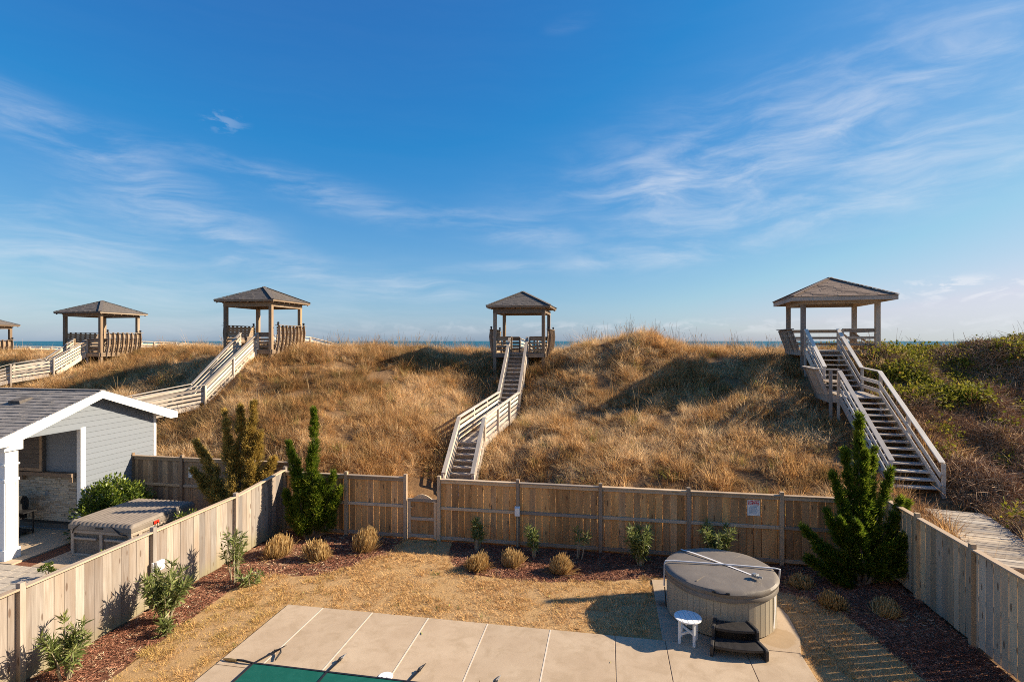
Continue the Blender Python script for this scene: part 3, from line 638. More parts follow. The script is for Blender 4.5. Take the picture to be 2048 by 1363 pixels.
walkway('beach_stairs', 'weathered zigzag stairs climbing from the gate to the middle gazebo', CEN, (9, 0, 14), 1.08, H5, True, drop=1.0)
LEF = [Vector((-23.3, 19.4, 1.85)), Vector((-21.7, 21.3, 2.38)), Vector((-20.0, 23.25, 2.80)), Vector((-20.0, 27.05, 5.40))]
walkway('beach_stairs', 'bleached stairs rising behind the grey cabana to its gazebo', LEF, (0, 0, 13), 1.15, H5, True, drop=1.2)
FAR = [Vector((-38.6, 24.2, 2.3)), Vector((-37.6, 25.8, 2.95)), Vector((-36.3, 27.0, 3.55)), Vector((-35.15, 28.3, 3.85)), Vector((-35.15, 30.3, 5.05))]
walkway('beach_stairs', 'far bleached boardwalk and stairs at the left edge leading to a gazebo', FAR, (0, 0, 0, 7), 1.15, H5, True, drop=1.2)
RIG1 = W3(11.86, 15.6, 1.42); RIG2 = W3(12.72, 19.5, 3.85); RIG3 = W3(13.30, 21.4, 3.9); RIG4 = W3(13.85, 23.8, 5.47)
walkway('beach_stairs', 'open-riser stairs with broad handrails beside the leafy dune, leading to the right gazebo', [RIG1, RIG2, RIG3, RIG4], (14, 0, 8), 1.36, (0.22, 0.52), False, W_DECK, drop=4, skip=((1, -1),), bh=0.135, rail_mat=W_RAIL_SHEEN)
# boardwalk at the foot of the right-hand stairs
def boardwalk():
    a, b = Vector((9.05, 16.0, 1.36)), Vector((8.25, 12.15, 1.36)); t = thing('boardwalk', 'low grey boardwalk outside the pale fence, ending at the short fence', 'boardwalk', (a + b) / 2)
    d = (b - a).normalized(); n = Vector((d.y, -d.x, 0)); L = (b - a).length; m = int(L / 0.147)
    for j in range(m):
        c = a.lerp(b, (j + .5) / m) + Vector((0, 0, random.uniform(-.004, .004))); w = 0.64 + random.uniform(-.02, .02)
        beam('plank', c - n * w, c + n * w, L / m - 0.012, 0.038, W_WALK, t)
    for s in (-.6, .6): beam('joist', a + n * s - Vector((0, 0, .11)), b + n * s - Vector((0, 0, .11)), .04, .14, W_DECK, t)
boardwalk()


# ------------------------------------------------------------------ gazebos
def gazebo(label, cx, cy, rot, Wd, floor, beam_z, eave_z, apex_z, e, wood_m, shingle, style='bench', openings=((-0.5, 0.5), (-0.5, 0.5)), stairs_x=0.0):
    t = thing('gazebo', label, 'gazebo', (cx, cy, floor), 'gazebos along the dune crest')
    M = Matrix.Translation((cx, cy, 0)) @ Matrix.Rotation(rot, 4, 'Z')
    P = lambda x, y, z: M @ Vector((x, y, z)); ux = (M.to_3x3() @ Vector((1, 0, 0))); uy = (M.to_3x3() @ Vector((0, 1, 0)))
    h = Wd / 2
    def bm_(name, p, q, w, hh, up=(0, 0, 1), mat=wood_m, par=t): return beam(name, P(*p), P(*q), w, hh, mat, par, up=up)
    for sx in (-1, 1):
        for sy in (-1, 1):
            p = P(sx * h, sy * h, 0); g = ground(p.x, p.y) - 0.3; bm_('post', (sx * h, sy * h, g), (sx * h, sy * h, beam_z + .26), 0.19, 0.19, up=uy)
    for s in (-1, 1):
        bm_('beam', (-h - .1, s * (h + .0), beam_z + .13), (h + .1, s * (h + .0), beam_z + .13), 0.20, 0.25)
        bm_('beam', (s * h, -h + .101, beam_z + .125), (s * h, h - .101, beam_z + .125), 0.20, 0.24)
        bm_('rim_joist', (-h - .05, s * (h + .125), floor - .13), (h + .05, s * (h + .125), floor - .13), 0.04, 0.24)
        bm_('rim_joist', (s * (h + .125), -h - .1, floor - .13), (s * (h + .125), h + .1, floor - .13), 0.04, 0.24)
    n = int((Wd + .2) / .15)
    for i in range(n): y = -h - .1 + (i + .5) * (Wd + .2) / n; bm_('plank', (-h - .15, y, floor - .018), (h + .15, y, floor - .018), (Wd + .2) / n - .008, 0.036)
    # roof: boarded pyramid, shingled in stepped courses
    th = 0.05; rb = MB(); c4 = [(-e, -e), (e, -e), (e, e), (-e, e)]
    rb.add([(*c, eave_z - th) for c in c4] + [(*c, eave_z) for c in c4] + [(0, 0, apex_z), (0, 0, apex_z - th)], [(4, 5, 8), (5, 6, 8), (6, 7, 8), (7, 4, 8), (1, 0, 9), (2, 1, 9), (3, 2, 9), (0, 3, 9), (0, 1, 5, 4), (1, 2, 6, 5), (2, 3, 7, 6), (3, 0, 4, 7)])
    ro = rb.build('roof', wood_m, t, mtx=M)
    sh = MB(); rows = 16; hgt = apex_z - eave_z
    for side in range(4):
        Rm = Matrix.Rotation(side * math.pi / 2, 3, 'Z'); sl = Vector((0, hgt, e)).normalized()   # outward normal of the front (-y) face is (0,-hgt,e)
        nrm = Vector((0, -hgt, e)).normalized()
        for r in range(rows):
            y0, y1 = -e * (1.02 - r / rows), -e * max(0, (1 - (r + 1.25) / rows)); z0 = apex_z + (y0 / e) * hgt; z1 = apex_z + (y1 / e) * hgt
            w = abs(y0); x = -w - random.uniform(0, .15)
            while x < w:
                wd = random.uniform(.13, .30); xa, xb = max(x, -w), min(x + wd, w)
                if xb - xa > .02:
                    lift = 0.016 + random.choice((0, 0, .007, .010)); k = abs(y1) / w
                    q = [Vector((xa, y0, z0)) + nrm * lift, Vector((xb, y0, z0)) + nrm * lift, Vector((max(min(xb, abs(y1)), -abs(y1)), y1, z1)) + nrm * .006, Vector((max(min(xa, abs(y1)), -abs(y1)), y1, z1)) + nrm * .006]
                    lo = [Vector((xa, y0, z0)) + nrm * .002, Vector((xb, y0, z0)) + nrm * .002]
                    sh.add([Rm @ v for v in q + lo], [(0, 1, 2, 3), (4, 5, 1, 0), (0, 3, 4), (5, 2, 1)])
                x += wd
    so = sh.build('shingles', shingle, ro, mtx=M); so['kind'] = 'stuff'
    for k, (qx, qy) in enumerate(c4): beam('hip_cap', P(qx * 1.01, qy * 1.01, eave_z + .035), P(0, 0, apex_z + .035), 0.2, 0.02, shingle, ro)
    fh = 0.10 if style == 'bench' else 0.20
    for s in (-1, 1):
        bm_('fascia', (-e - .02, s * (e + .0), eave_z - fh / 2 - .005), (e + .02, s * (e + .0), eave_z - fh / 2 - .005), .036, fh)
        bm_('fascia', (s * e, -e + .02, eave_z - fh / 2 - .005), (s * e, e - .02, eave_z - fh / 2 - .005), .036, fh)
    if style == 'bench':
        sl = (apex_z - eave_z) / e
        for i in range(8):
            u = -e + .12 + i * (2 * e - .24) / 7
            for s in (-1, 1):
                for ax in (0, 1):
                    q0, q1 = e - .03, max(abs(u), h - .1) if abs(u) > h - .2 else h - .05
                    z0, z1 = eave_z - th - .07, eave_z - th - .07 + (q0 - q1) * sl
                    a, b = ((u, s * q0, z0), (u, s * q1, z1)) if ax == 0 else ((s * q0, u, z0), (s * q1, u, z1))
                    if abs(q0 - q1) > .08: bm_('rafter_tail', a, b, .04, .10)
    if style == 'bench':
        # built-in benches whose ribbed backs bulge out over the dune
        for s in (-1, 1):
            for i in range(8):
                y = -h + .28 + i * (Wd - .35) / 7
                pr = [(0.0, -.28), (.14, -.28), (.30, .42), (.36, .95), (.31, 1.36), (.19, 1.36), (.21, .95), (.17, .42)]
                pr = [(s * (h + .06 + u), floor + z) for u, z in pr]
                m = MB(); m.prism(pr if s > 0 else pr[::-1], 'y', y - .019, y + .019); m.build('bench_rib', wood_m, t, mtx=M)
            for j, (u, z) in enumerate(((.05, .04), (.09, .18), (.125, .33), (.145, .48), (.165, .63), (.18, .78), (.195, .93), (.195, 1.08), (.19, 1.23))):
                bm_('back_board', (s * (h + .04 + u - .02), -h + .22, floor + z), (s * (h + .04 + u - .02), h + .02, floor + z), .03, .138)
            bm_('cap_rail', (s * (h + .28), -h + .15, floor + 1.375), (s * (h + .28), h + .1, floor + 1.375), .26, .03)
            for j in range(3): bm_('seat_board', (s * (h - .12 - j * .145), -h + .2, floor + .45), (s * (h - .12 - j * .145), h - .2, floor + .45), .135, .038)
            for y in (-h + .25, h - .3): bm_('bench_leg', (s * (h - .35), y, floor), (s * (h - .35), y, floor + .43), .09, .09, up=uy)
            for y in (-h + .25, h - .05):
                m = MB(); m.box(-.05, .05, -.05, .05, 0, .02); m.box(-.038, .038, -.038, .038, .02, .12); m.add([(-.075, -.075, .12), (.075, -.075, .12), (.075, .075, .12), (-.075, .075, .12), (0, 0, .19)], [(0, 1, 4), (1, 2, 4), (2, 3, 4), (3, 0, 4), (3, 2, 1, 0)])
                m.build('lantern', M_BLACK, t, mtx=M @ Matrix.Translation((s * (h + .28), y, floor + 1.39)))
    hs = (.18, .38, .58, .78) if style == 'bench' else (.26, .56)
    for sy, (o0, o1) in zip((-1, 1), openings):
        for a, b in ((-h + .1, o0), (o1, h - .1)):
            if b - a < .15: continue
            y = sy * (h - .02)
            for z in hs: bm_('rail_board', (a, y, floor + z), (b, y, floor + z), .034, .11)
            bm_('hand_rail', (a, y, floor + .95), (b, y, floor + .95), .15, .036)
            bm_('rail_board', (a, y, floor + .87), (b, y, floor + .87), .036, .12)
            for x in (a, b):
                if abs(abs(x) - (h - .1)) > .02: bm_('rail_post', (x, y, floor), (x, y, floor + .93), .088, .088, up=uy)
    if style != 'bench':
        # outward-leaning bench on the left, open rails on the right
        for i in range(7):
            y = -h + .35 + i * (Wd - .5) / 6; bm_('bench_rib', (-h - .10, y, floor - .1), (-h - .45, y, floor + .93), .038, .13, up=ux)
        for j in range(5): u = .14 + j * .075; z = .12 + j * .19; bm_('back_board', (-h - u, -h + .2, floor + z), (-h - u, h - .1, floor + z), .03, .15, up=(0.3, 0, 1))
        bm_('cap_rail', (-h - .46, -h + .12, floor + .96), (-h - .46, h - .05, floor + .96), .22, .036)
        for j in range(3): bm_('seat_board', (-h + .02 + j * .145, -h + .2, floor + .45), (-h + .02 + j * .145, h - .2, floor + .45), .135, .038)
        for z in (.26, .56, .87): bm_('rail_board', (h, -h + .1, floor + z), (h, h - .1, floor + z), .036, .12)
        bm_('hand_rail', (h, -h + .1, floor + .95), (h, h - .1, floor + .95), .15, .036)
    return M
GW = 2.85
gazebo('small dark gazebo seen straight on at the top of the zigzag stairs', -5.08, 30.54 + GW / 2, 0, GW, 5.18, 7.49, 7.91, 8.86, 1.84, W_GAZ, M_SHINGLE, 'bench', ((-.45, .62), (-.42, .5)))
gazebo('tallest brown gazebo, standing above the grey cabana roof', -20.07, 27.08 + GW / 2, 0, GW, 5.40, 7.82, 8.20, 9.06, 1.84, W_GAZ, M_SHINGLE, 'bench', ((-.55, .55), (-.5, .5)))
gazebo('brown gazebo on the far left dune with sea behind its left post', -34.97, 30.33 + GW / 2, 0, GW, 5.08, 7.55, 7.83, 8.68, 1.84, W_GAZ, M_SHINGLE, 'bench', ((-.7, .45), (-.5, .5)))
gazebo('gazebo cut off by the left edge of the photo', -49.3, 34.0, 0, GW, 4.6, 6.85, 7.18, 8.0, 1.84, W_GAZ, M_SHINGLE, 'bench', ((-.5, .5), (-.5, .5)))
RROT = -R(5.5)
_c = W3(14.70, 23.9, 0) + Matrix.Rotation(RROT, 3, 'Z') @ Vector((0, 1.45, 0))
MG = gazebo('brown-roofed gazebo with a deep fascia at the top of the open stairs', _c.x, _c.y, RROT, 2.95, 5.47, 7.55, 7.87, 8.86, 2.04, W_GAZ_OLD, M_SHINGLE_BR, 'lean', ((-1.4, .12), (.75, 1.35)))
# the beach side of each crossing
def back_walk(label, x, y, z, n, L=8.0, dz=-0.5, w=1.15):
    walkway('beach_boardwalk', label, [Vector((x, y, z)), Vector((x + .05, y + L * .45, z + dz * .2)), Vector((x + .2, y + L, z + dz))], (0, 0), w, H5, drop=1.2)
back_walk('pale boardwalk rails just right of the far left gazebo', -34.9, 33.4, 4.95, 0, 9)
back_walk('boardwalk rails showing behind the right side of the tallest gazebo', -20.0, 30.1, 5.3, 0, 5, -.5)
back_walk('boardwalk seen through the middle gazebo with sea beyond', -4.95, 33.5, 5.1, 0, 6, -.9)
back_walk('low boardwalk rails beside the gazebo at the left edge', -49.1, 35.6, 4.5, 0, 8, -.2)
p0, p1 = MG @ Vector((1.1, 1.6, 5.44)), MG @ Vector((4.3, 3.0, 3.2))
walkway('beach_stairs', 'steps dropping to the beach behind the right gazebo', [MG @ Vector((.1, 1.75, 5.44)), p0, p1], (0, 12), 1.2, (0.22, 0.55), False, W_GAZ_OLD, drop=2, skip=((0, 1), (0, -1)))
def landing_bench():
    q = [RIG2, RIG3]; d = Vector((RIG3.x - RIG2.x, RIG3.y - RIG2.y, 0)).normalized(); n = Vector((d.y, -d.x, 0)); z = 3.88
    t = thing('landing_bench', 'outward-leaning wooden bench on the landing of the open stairs', 'bench', RIG2.lerp(RIG3, .5))
    o = RIG2.copy(); o.z = 0; L = 2.0; P = lambda u, s, zz: o + d * u - n * s + Vector((0, 0, zz))
    for i in range(5): u = .12 + i * .42; beam('bench_rib', P(u, .95, z - .18), P(u, 1.38, z + .93), .04, .13, W_GAZ_OLD, t, up=n)
    for j in range(5): k = j * .09; beam('back_board', P(.1, .98 + k, z + .16 + j * .19), P(L - .1, .98 + k, z + .16 + j * .19), .03, .15, W_GAZ_OLD, t)
    beam('cap_rail', P(-.05, 1.36, z + .96), P(L, 1.36, z + .96), .24, .04, W_DECK, t)
    beam('cap_rail', P(.03, .66, z + .955), P(.03, 1.22, z + .955), .2, .036, W_DECK, t)
    for j in range(4): beam('seat_board', P(.1, .90 - j * .13, z + .45), P(L - .1, .90 - j * .13, z + .45), .12, .036, W_GAZ_OLD, t)
    beam('rim_joist', P(0, 1.0, z - .15), P(L, 1.0, z - .15), .04, .26, W_GAZ_OLD, t); beam('rim_joist', P(-.02, .7, z - .15), P(-.02, .98, z - .15), .04, .26, W_GAZ_OLD, t)
    for u, s in ((.0, .93), (L - .05, .93)):
        p = P(u, s, 0); beam('post', (p.x, p.y, ground(p.x, p.y) - .3), (p.x, p.y, z + .9), .10, .10, W_GAZ_OLD, t, up=n)
landing_bench()


# ------------------------------------------------------------------ neighbour's cabana, patio and square hot tub
def cabana():
    t = thing('cabana', 'grey sided pool cabana with white trim, stone wall and open porch', 'cabana', (-18.5, 13.9, 0))
    XW, RY, RZ, SL = -15.9, 14.09, 4.34, 0.351; ye0, ye1 = 11.22, 16.97; XO, XB = -15.5, -23.0
    under = lambda y: RZ - 0.13 - abs(y - RY) * SL
    wl = MB(); wl.prism([(13.78, -.1), (16.43, -.1), (16.43, under(16.43)), (RY, under(RY)), (13.78, under(13.78))], 'x', XB + .4, XW - .012); wl.build('wall', M_SIDING, t)
    hd = MB(); hd.prism([(11.62, 3.25), (13.76, 3.25), (13.76, under(13.76)), (11.62, under(11.62))], 'x', XW - .16, XW - .014); hd.build('wall', M_SIDING, t)
    ex = .168; z = 0.02
    while z < RZ - .2:
        z1 = z + ex
        def yr(zz):
            w = max(0.0, (RZ - .13 - zz) / SL); return max(RY - w, 11.62 if zz >= 3.23 else 13.86), min(RY + w, 16.36)
        a0, b0 = yr(z + .001 if z < 3.2 else max(z, 3.235)); a1, b1 = yr(z1 if z1 < 3.2 or z >= 3.2 else 3.19)
        zt = min(z1, RZ - .14)
        zb = z
        if z < 3.23 < z1: a1 = a0
        if b0 - a0 > .1:
            if b1 < a1: a1 = b1 = RY
            xo, xi = XW + .020, XW + .004
            m = MB(); m.add([(xo, a0, zb), (xo, b0, zb), (xi, b1, zt), (xi, a1, zt), (XW - .01, a0, zb), (XW - .01, b0, zb), (XW - .01, b1, zt), (XW - .01, a1, zt)], [(0, 1, 2, 3), (7, 6, 5, 4), (0, 4, 5, 1), (1, 5, 6, 2), (2, 6, 7, 3), (3, 7, 4, 0)]); m.build('siding_board', M_SIDING, t)
        z = z1
    for y0, y1, zt in ((16.36, 16.47, under(16.45)), (13.70, 13.86, 3.23)): m = MB(); m.box(XW - .12, XW + .028, y0, y1, 0, zt); m.build('corner_trim', M_WHITE, t)
    m = MB(); m.box(XW - .165, XW + .024, 11.62, 13.70, 3.185, 3.245); m.build('header_trim', M_SIDING, t)
    # roof slabs, rakes, soffit
    def rfz(y): return RZ - abs(y - RY) * SL
    m = MB(); m.prism([(ye0, rfz(ye0)), (ye0, rfz(ye0) - .12), (RY, RZ - .12), (ye1, rfz(ye1) - .12), (ye1, rfz(ye1)), (RY, RZ)], 'x', XB, XO - .045); ro = m.build('roof', M_WHITE, t)
    for s, ye in ((-1, ye0), (1, ye1)):
        pr = [(RY, RZ + .01), (ye + s * .05, rfz(ye) + .01 - .05 * SL), (ye + s * .05, rfz(ye) - .23), (ye - s * .25, rfz(ye) - .23), (RY, RZ - .24)]
        m = MB(); m.prism(pr, 'x', XO - .04, XO); m.build('rake_board', M_WHITE, t)
        y0 = ye + s * .02; m = MB(); m.box(XB, XO - .042, min(y0, y0 + s * .03), max(y0, y0 + s * .03), rfz(ye) - .21, rfz(ye) - .01); m.build('fascia', M_WHITE, t)
        m = MB(); pq = [(RY - s * 0, RZ - .128), (ye, rfz(ye) - .128), (ye, rfz(ye) - .15), (RY, RZ - .15)]; m.prism(pq, 'x', XW + .03, XO - .046); m.build('soffit', M_WHITE, t)
    m = MB(); m.box(XB + .4, XW - .17, 11.6, 13.74, 3.20, 3.26); m.build('porch_ceiling', M_WHITE, t)
    # shingles: the near slope one by one where they can be told apart, the rest as one mass
    far = MB(); rows = 17; ang = math.atan(SL); base_me = {}
    for side, ye in ((-1, ye0), (1, ye1)):
        Ls = abs(ye - RY) / math.cos(ang); e = (Ls + .04) / rows
        for r in range(rows):
            u0 = Ls + .05 - r * e; x = XO + .01 - random.uniform(0, .2) if r % 2 else XO + .01
            x = XO + .012
            first = True
            while x > XB:
                w = random.choice((.20, .26, .30, .34)) * (random.uniform(.4, 1) if first else 1); first = False
                xa = max(x - w, XB)
                key = (round(w, 2), random.randint(0, 1)); lift = .012 + .006 * key[1]
                vs = [(-w / 2 + .003, 0, 0), (w / 2 - .003, 0, 0), (w / 2 - .003, 0, lift), (-w / 2 + .003, 0, lift), (-w / 2 + .003, e * 1.1, .002), (w / 2 - .003, e * 1.1, .002)]
                fs = [(0, 1, 2, 3), (3, 2, 5, 4), (0, 3, 4), (1, 5, 2)]
                Mx = Matrix.Translation((x - w / 2, RY + side * u0 * math.cos(ang), RZ - u0 * math.sin(ang) + .004)) @ (Matrix.Rotation(0 if side < 0 else math.pi, 4, 'Z')) @ Matrix.Rotation(ang, 4, 'X')
                if side < 0 and x > -19.3:
                    if key not in base_me: base_me[key] = mesh('shingle', vs, fs); base_me[key].materials.append(M_SHINGLE_CAB)
                    link('shingle', base_me[key], None, ro, mtx=Mx)
                else: far.add([Mx @ Vector(v) for v in vs], fs)
                x = xa
    o = far.build('shingles', M_SHINGLE_CAB, ro); o['kind'] = 'stuff'
    beam('ridge_cap', (XB, RY, RZ + .012), (XO, RY, RZ + .012), .2, .016, M_SHINGLE_CAB, ro)
    vy = 13.25; vx = x_on(42, vy); vz = RZ - (RY - vy) * SL
    m = MB(); m.add([(-.22, -.2, 0), (.22, -.2, 0), (.22, .22, 0), (-.22, .22, 0), (-.2, -.18, .11), (.2, -.18, .11), (.18, .2, .06), (-.18, .2, .06)], [(0, 1, 5, 4), (1, 2, 6, 5), (2, 3, 7, 6), (3, 0, 4, 7), (4, 5, 6, 7)])
    m.build('roof_vent', M_SHINGLE, ro, mtx=Matrix.Translation((vx, vy, vz)) @ Matrix.Rotation(ang, 4, 'X'))
    # corner column
    cx, cy = -15.9, 11.68; col = MB(); col.box(cx - .165, cx + .165, cy - .165, cy + .165, .3, 3.2); c = col.build('column', M_WHITE, t, bev=.006)
    for a, z0, z1 in ((.20, 0, .32), (.185, 2.12, 2.2), (.235, 2.95, 3.24), (.19, 2.55, 2.6)): m = MB(); m.box(cx - a, cx + a, cy - a, cy + a, z0, z1); m.build('column_band', M_WHITE, c, bev=.005)
    for s in (-1, 1):
        m = MB(); m.box(cx + .165, cx + .178, cy + s * .125 - .03, cy + s * .125 + .03, .33, 2.11); m.build('column_stile', M_WHITE, c)
        m = MB(); m.box(cx + s * .125 - .03, cx + s * .125 + .03, cy - .178, cy - .165, .33, 2.11); m.build('column_stile', M_WHITE, c)
    # porch wall: ledger stone, mantel, cabinet, siding
    yw = 13.78; sw = thing('stone_wall', None, None); bpy.data.objects.remove(sw)
    bk = MB(); bk.box(-20.5, XW - .17, yw - .03, yw - .002, .1, 1.74); wallo = bk.build('stone_backing', M_GROUT, t)
    z = .32; sm = {}
    while z < 1.70:
        hgt = random.choice((.045, .055, .065)); hgt = min(hgt, 1.715 - z); x = XW - .175
        while x > -18.4:
            w = random.choice((.12, .18, .24, .30)); w = min(w, x + 18.5); d = random.choice((.012, .02, .03)); k = (w, hgt, d)
            if k not in sm:
                b = MB(); b.box(-w / 2 + .002, w / 2 - .002, -d, 0, .002, hgt - .002); sm[k] = mesh('stone', b.v, b.f); sm[k].materials.append(M_STONE)
            link('stone', sm[k], None, wallo, (x - w / 2, yw - .03, z)); x -= w
        z += hgt
    m = MB(); m.box(-20.5, XW - .18, yw - .20, yw - .032, 1.72, 1.83); m.build('mantel', W_NEIGH, t)
    for xx in (XW - .25, -18.0): m = MB(); m.box(xx - .06, xx + .06, yw - .16, yw - .062, 1.56, 1.72); m.build('corbel', W_NEIGH, t)
    m = MB(); m.box(-20.5, XW - .17, yw - .05, yw - .032, .10, .20); m.build('base_board', M_DARKWOOD, t)
    m = MB(); m.box(-20.5, XW - .17, yw - .07, yw - .033, .235, .30); m.build('base_board', M_BLACK, t)
    for i in range(8): m = MB(); z0 = 1.84 + i * .17; m.add([(-20.5, yw - .028, z0), (XW - .17, yw - .028, z0), (XW - .17, yw - .012, z0 + .168), (-20.5, yw - .012, z0 + .168), (-20.5, yw, z0), (XW - .17, yw, z0), (XW - .17, yw, z0 + .168), (-20.5, yw, z0 + .168)], [(0, 1, 2, 3), (0, 4, 5, 1), (3, 2, 6, 7), (1, 5, 6, 2)]); m.build('siding_board', M_SIDING, t)
    xa, xb = x_on(44, yw), x_on(94, yw); cab = MB(); cab.box(xa, xb, yw - .14, yw - .03, 1.84, 3.08); cb = cab.build('wall_cabinet', M_DARKWOOD, t)
    for x0, x1, z0, z1 in ((xa, xa + .08, 1.85, 3.07), (xb - .08, xb, 1.85, 3.07), (xa + .081, xb - .081, 1.85, 1.95), (xa + .081, xb - .081, 2.97, 3.07)): m = MB(); m.box(x0, x1, yw - .165, yw - .14, z0, z1); m.build('cabinet_frame', W_NEIGH, cb)
    for i in range(7): m = MB(); z0 = 1.955 + i * .144; m.box(xa + .085, xb - .085, yw - .153, yw - .141, z0, z0 + .138); m.build('cabinet_board', M_DARKWOOD, cb)
    xo = x_on(94, yw - .06); m = MB(); m.box(xo - .05, xo + .05, yw - .075, yw - .06, 1.08, 1.24); m.build('outlet_box', M_GALV, t)
    # grill on the porch
    g = thing('grill', 'black barbecue grill under the cabana porch roof', 'grill', (-17.75, 13.2, .05))
    gx, gy = -17.75, 13.15; P = Vector((gx, gy, 0))
    m = MB(); m.prism([(-.25, .78), (.25, .78), (.27, 1.0), (.2, 1.16), (0, 1.22), (-.2, 1.16), (-.27, 1.0)], 'x', -.33, .33); m.build('lid', M_BLACK, g, P, bev=.01)
    m = MB(); m.prism([(-.2, .5), (.2, .5), (.25, .775), (-.25, .775)], 'x', -.32, .32); m.build('fire_box', M_BLACK, g, P)
    for s in (-1, 1): m = MB(); m.box(s * .35 if s > 0 else -.72, .72 if s > 0 else -.35, -.2, .2, .76, .79); m.build('side_shelf', M_BLACK, g, P)
    for x in (-.3, .56):
        for y in (-.2, .2): m = MB(); m.tube([(x, y, .05), (x, y, .76)], .02, 6); m.build('leg', M_BLACK, g, P)
    m = MB(); m.box(-.32, .58, -.2, .2, .14, .17); m.build('bottom_shelf', M_BLACK, g, P)
    m = MB(); m.tube([(-.2, -.32, .9), (.2, -.32, .9)], .012, 6); m.build('handle', M_GALV, g, P)
cabana()
def neighbour_patio():
    b = MB(); b.box(-24, -10.02, -6, 11.38, -.2, .005); pt = b.build('patio', M_GROUT); tag_structure(pt); pm = {}
    y = 11.37; r = 0
    while y > 8.0:
        x = -11.2 - (r % 2) * .23; 
        while x > -17.6:
            w = random.choice((.3, .45, .6)); k = w
            if k not in pm: q = MB(); q.box(-w / 2 + .006, w / 2 - .006, -.142, .142, 0, .045); pm[k] = mesh('paver', q.v, q.f); pm[k].materials.append(M_PAVER)
            link('paver', pm[k], None, pt, (x - w / 2, y - .15, random.uniform(-.004, .002))); x -= w
        y -= .30; r += 1
    b = MB(); b.box(-22.5, -15.35, 11.39, 13.74, -.2, .05); tag_structure(b.build('porch_slab', M_CONC))
    b = MB(); b.box(-15.34, -10.0, 11.39, 15.5, -.2, .012); tag_structure(b.build('side_bed', M_MULCH))
    b = MB(); b.box(-14.75, -11.8, 11.40, 14.9, -.1, .035); tag_structure(b.build('tub_pad', M_CONC))
neighbour_patio()
def square_tub():
    x0, x1, y0, y1 = -14.42, -12.48, 12.15, 14.32; cx, cy = (x0 + x1) / 2, (y0 + y1) / 2; t = thing('square_hot_tub', 'brown square hot tub with a ribbed vinyl cover behind the bleached fence', 'hot tub', (cx, cy, .04)); z0 = .035
    m = MB(); m.box(x0 + .06, x1 - .06, y0 + .06, y1 - .06, z0 + .06, .70); m.build('shell', M_BROWNPANEL, t)
    for (a0, a1, b0, b1, c0, c1) in ((x0 + .02, x1 - .02, y0 + .02, y1 - .02, z0, z0 + .07), (x0, x1, y0, y1, .665, .755)): m = MB(); m.box(a0, a1, b0, b1, c0, c1); m.build('tub_frame', M_BROWNTRIM, t, bev=.015)
    for x in (x0 + .05, cx, x1 - .05):
        m = MB(); m.box(x - .05, x + .05, y0 + .01, y0 + .07, z0 + .071, .664); m.build('corner_post', M_BROWNTRIM, t, bev=.01)
    for y in (y0 + .3, cy, y1 - .3): m = MB(); m.box(x1 - .07, x1 - .01, y - .05, y + .05, z0 + .071, .664); m.build('corner_post', M_BROWNTRIM, t, bev=.01)
    for x in ((x0 + cx) / 2, (x1 + cx) / 2): m = MB(); m.box(x - .36, x + .36, y0 - .02, y0 + .058, .50, .56); m.build('step_ledge', M_BROWNTRIM, t, bev=.015)
    # quilted cover: ribs run along x
    n = 96; mm = 34; prof = []
    us = np.linspace(0, 1, n); vs_ = np.linspace(0, 1, mm); X, Y = np.meshgrid(x0 - .03 + us * (x1 - x0 + .06), y0 - .03 + vs_ * (y1 - y0 + .06)); ed = np.minimum(np.minimum(us[None] * (x1 - x0), (1 - us[None]) * (x1 - x0)), np.minimum(vs_[:, None] * (y1 - y0), (1 - vs_[:, None]) * (y1 - y0)))
    Z = .90 + .06 * np.sqrt(np.clip(1 - (1 - np.clip(ed / .09, 0, 1)) ** 2, 0, 1)) + .030 * np.abs(np.sin(us[None] * math.pi * 15)) * (ed > .03) + .02 * np.sin(vs_[:, None] * math.pi)
    i = np.arange(n * mm).reshape(mm, n); f = np.stack([i[:-1, :-1], i[:-1, 1:], i[1:, 1:], i[1:, :-1]], -1).reshape(-1, 4)
    me = mesh('cover', np.stack([X, Y, Z], -1).reshape(-1, 3), f); me.polygons.foreach_set('use_smooth', [True] * len(me.polygons)); cv = link('cover', me, M_BROWNVINYL, t)
    m = MB(); m.box(x0 - .032, x1 + .032, y0 - .032, y1 + .032, .76, .905); m.build('cover_skirt', M_BROWNVINYL, t, bev=.02)
    m = MB(); m.tube([(cx - .62, y0 - .02, .93), (cx - .8, y0 - .05, .80), (cx - .85, y0 - .04, .68)], .016, 6); m.build('strap', M_BLACK, cv)
    m = MB(); m.tube([(cx + .35, y0 - .02, .93), (cx + .68, y0 - .06, .74), (cx + .86, y0 - .03, .70)], .016, 6); m.build('strap', M_BLACK, cv)
    m = MB(); m.box(cx - .12, cx + .12, y0 - .05, y0 - .033, .83, .87); m.build('handle', M_BLACK, cv)
    m = MB(); m.box(x1 + .033, x1 + .06, cy - .42, cy - .24, .78, .87); m.build('tail_light', M_REDLAMP, t, bev=.008)
square_tub()


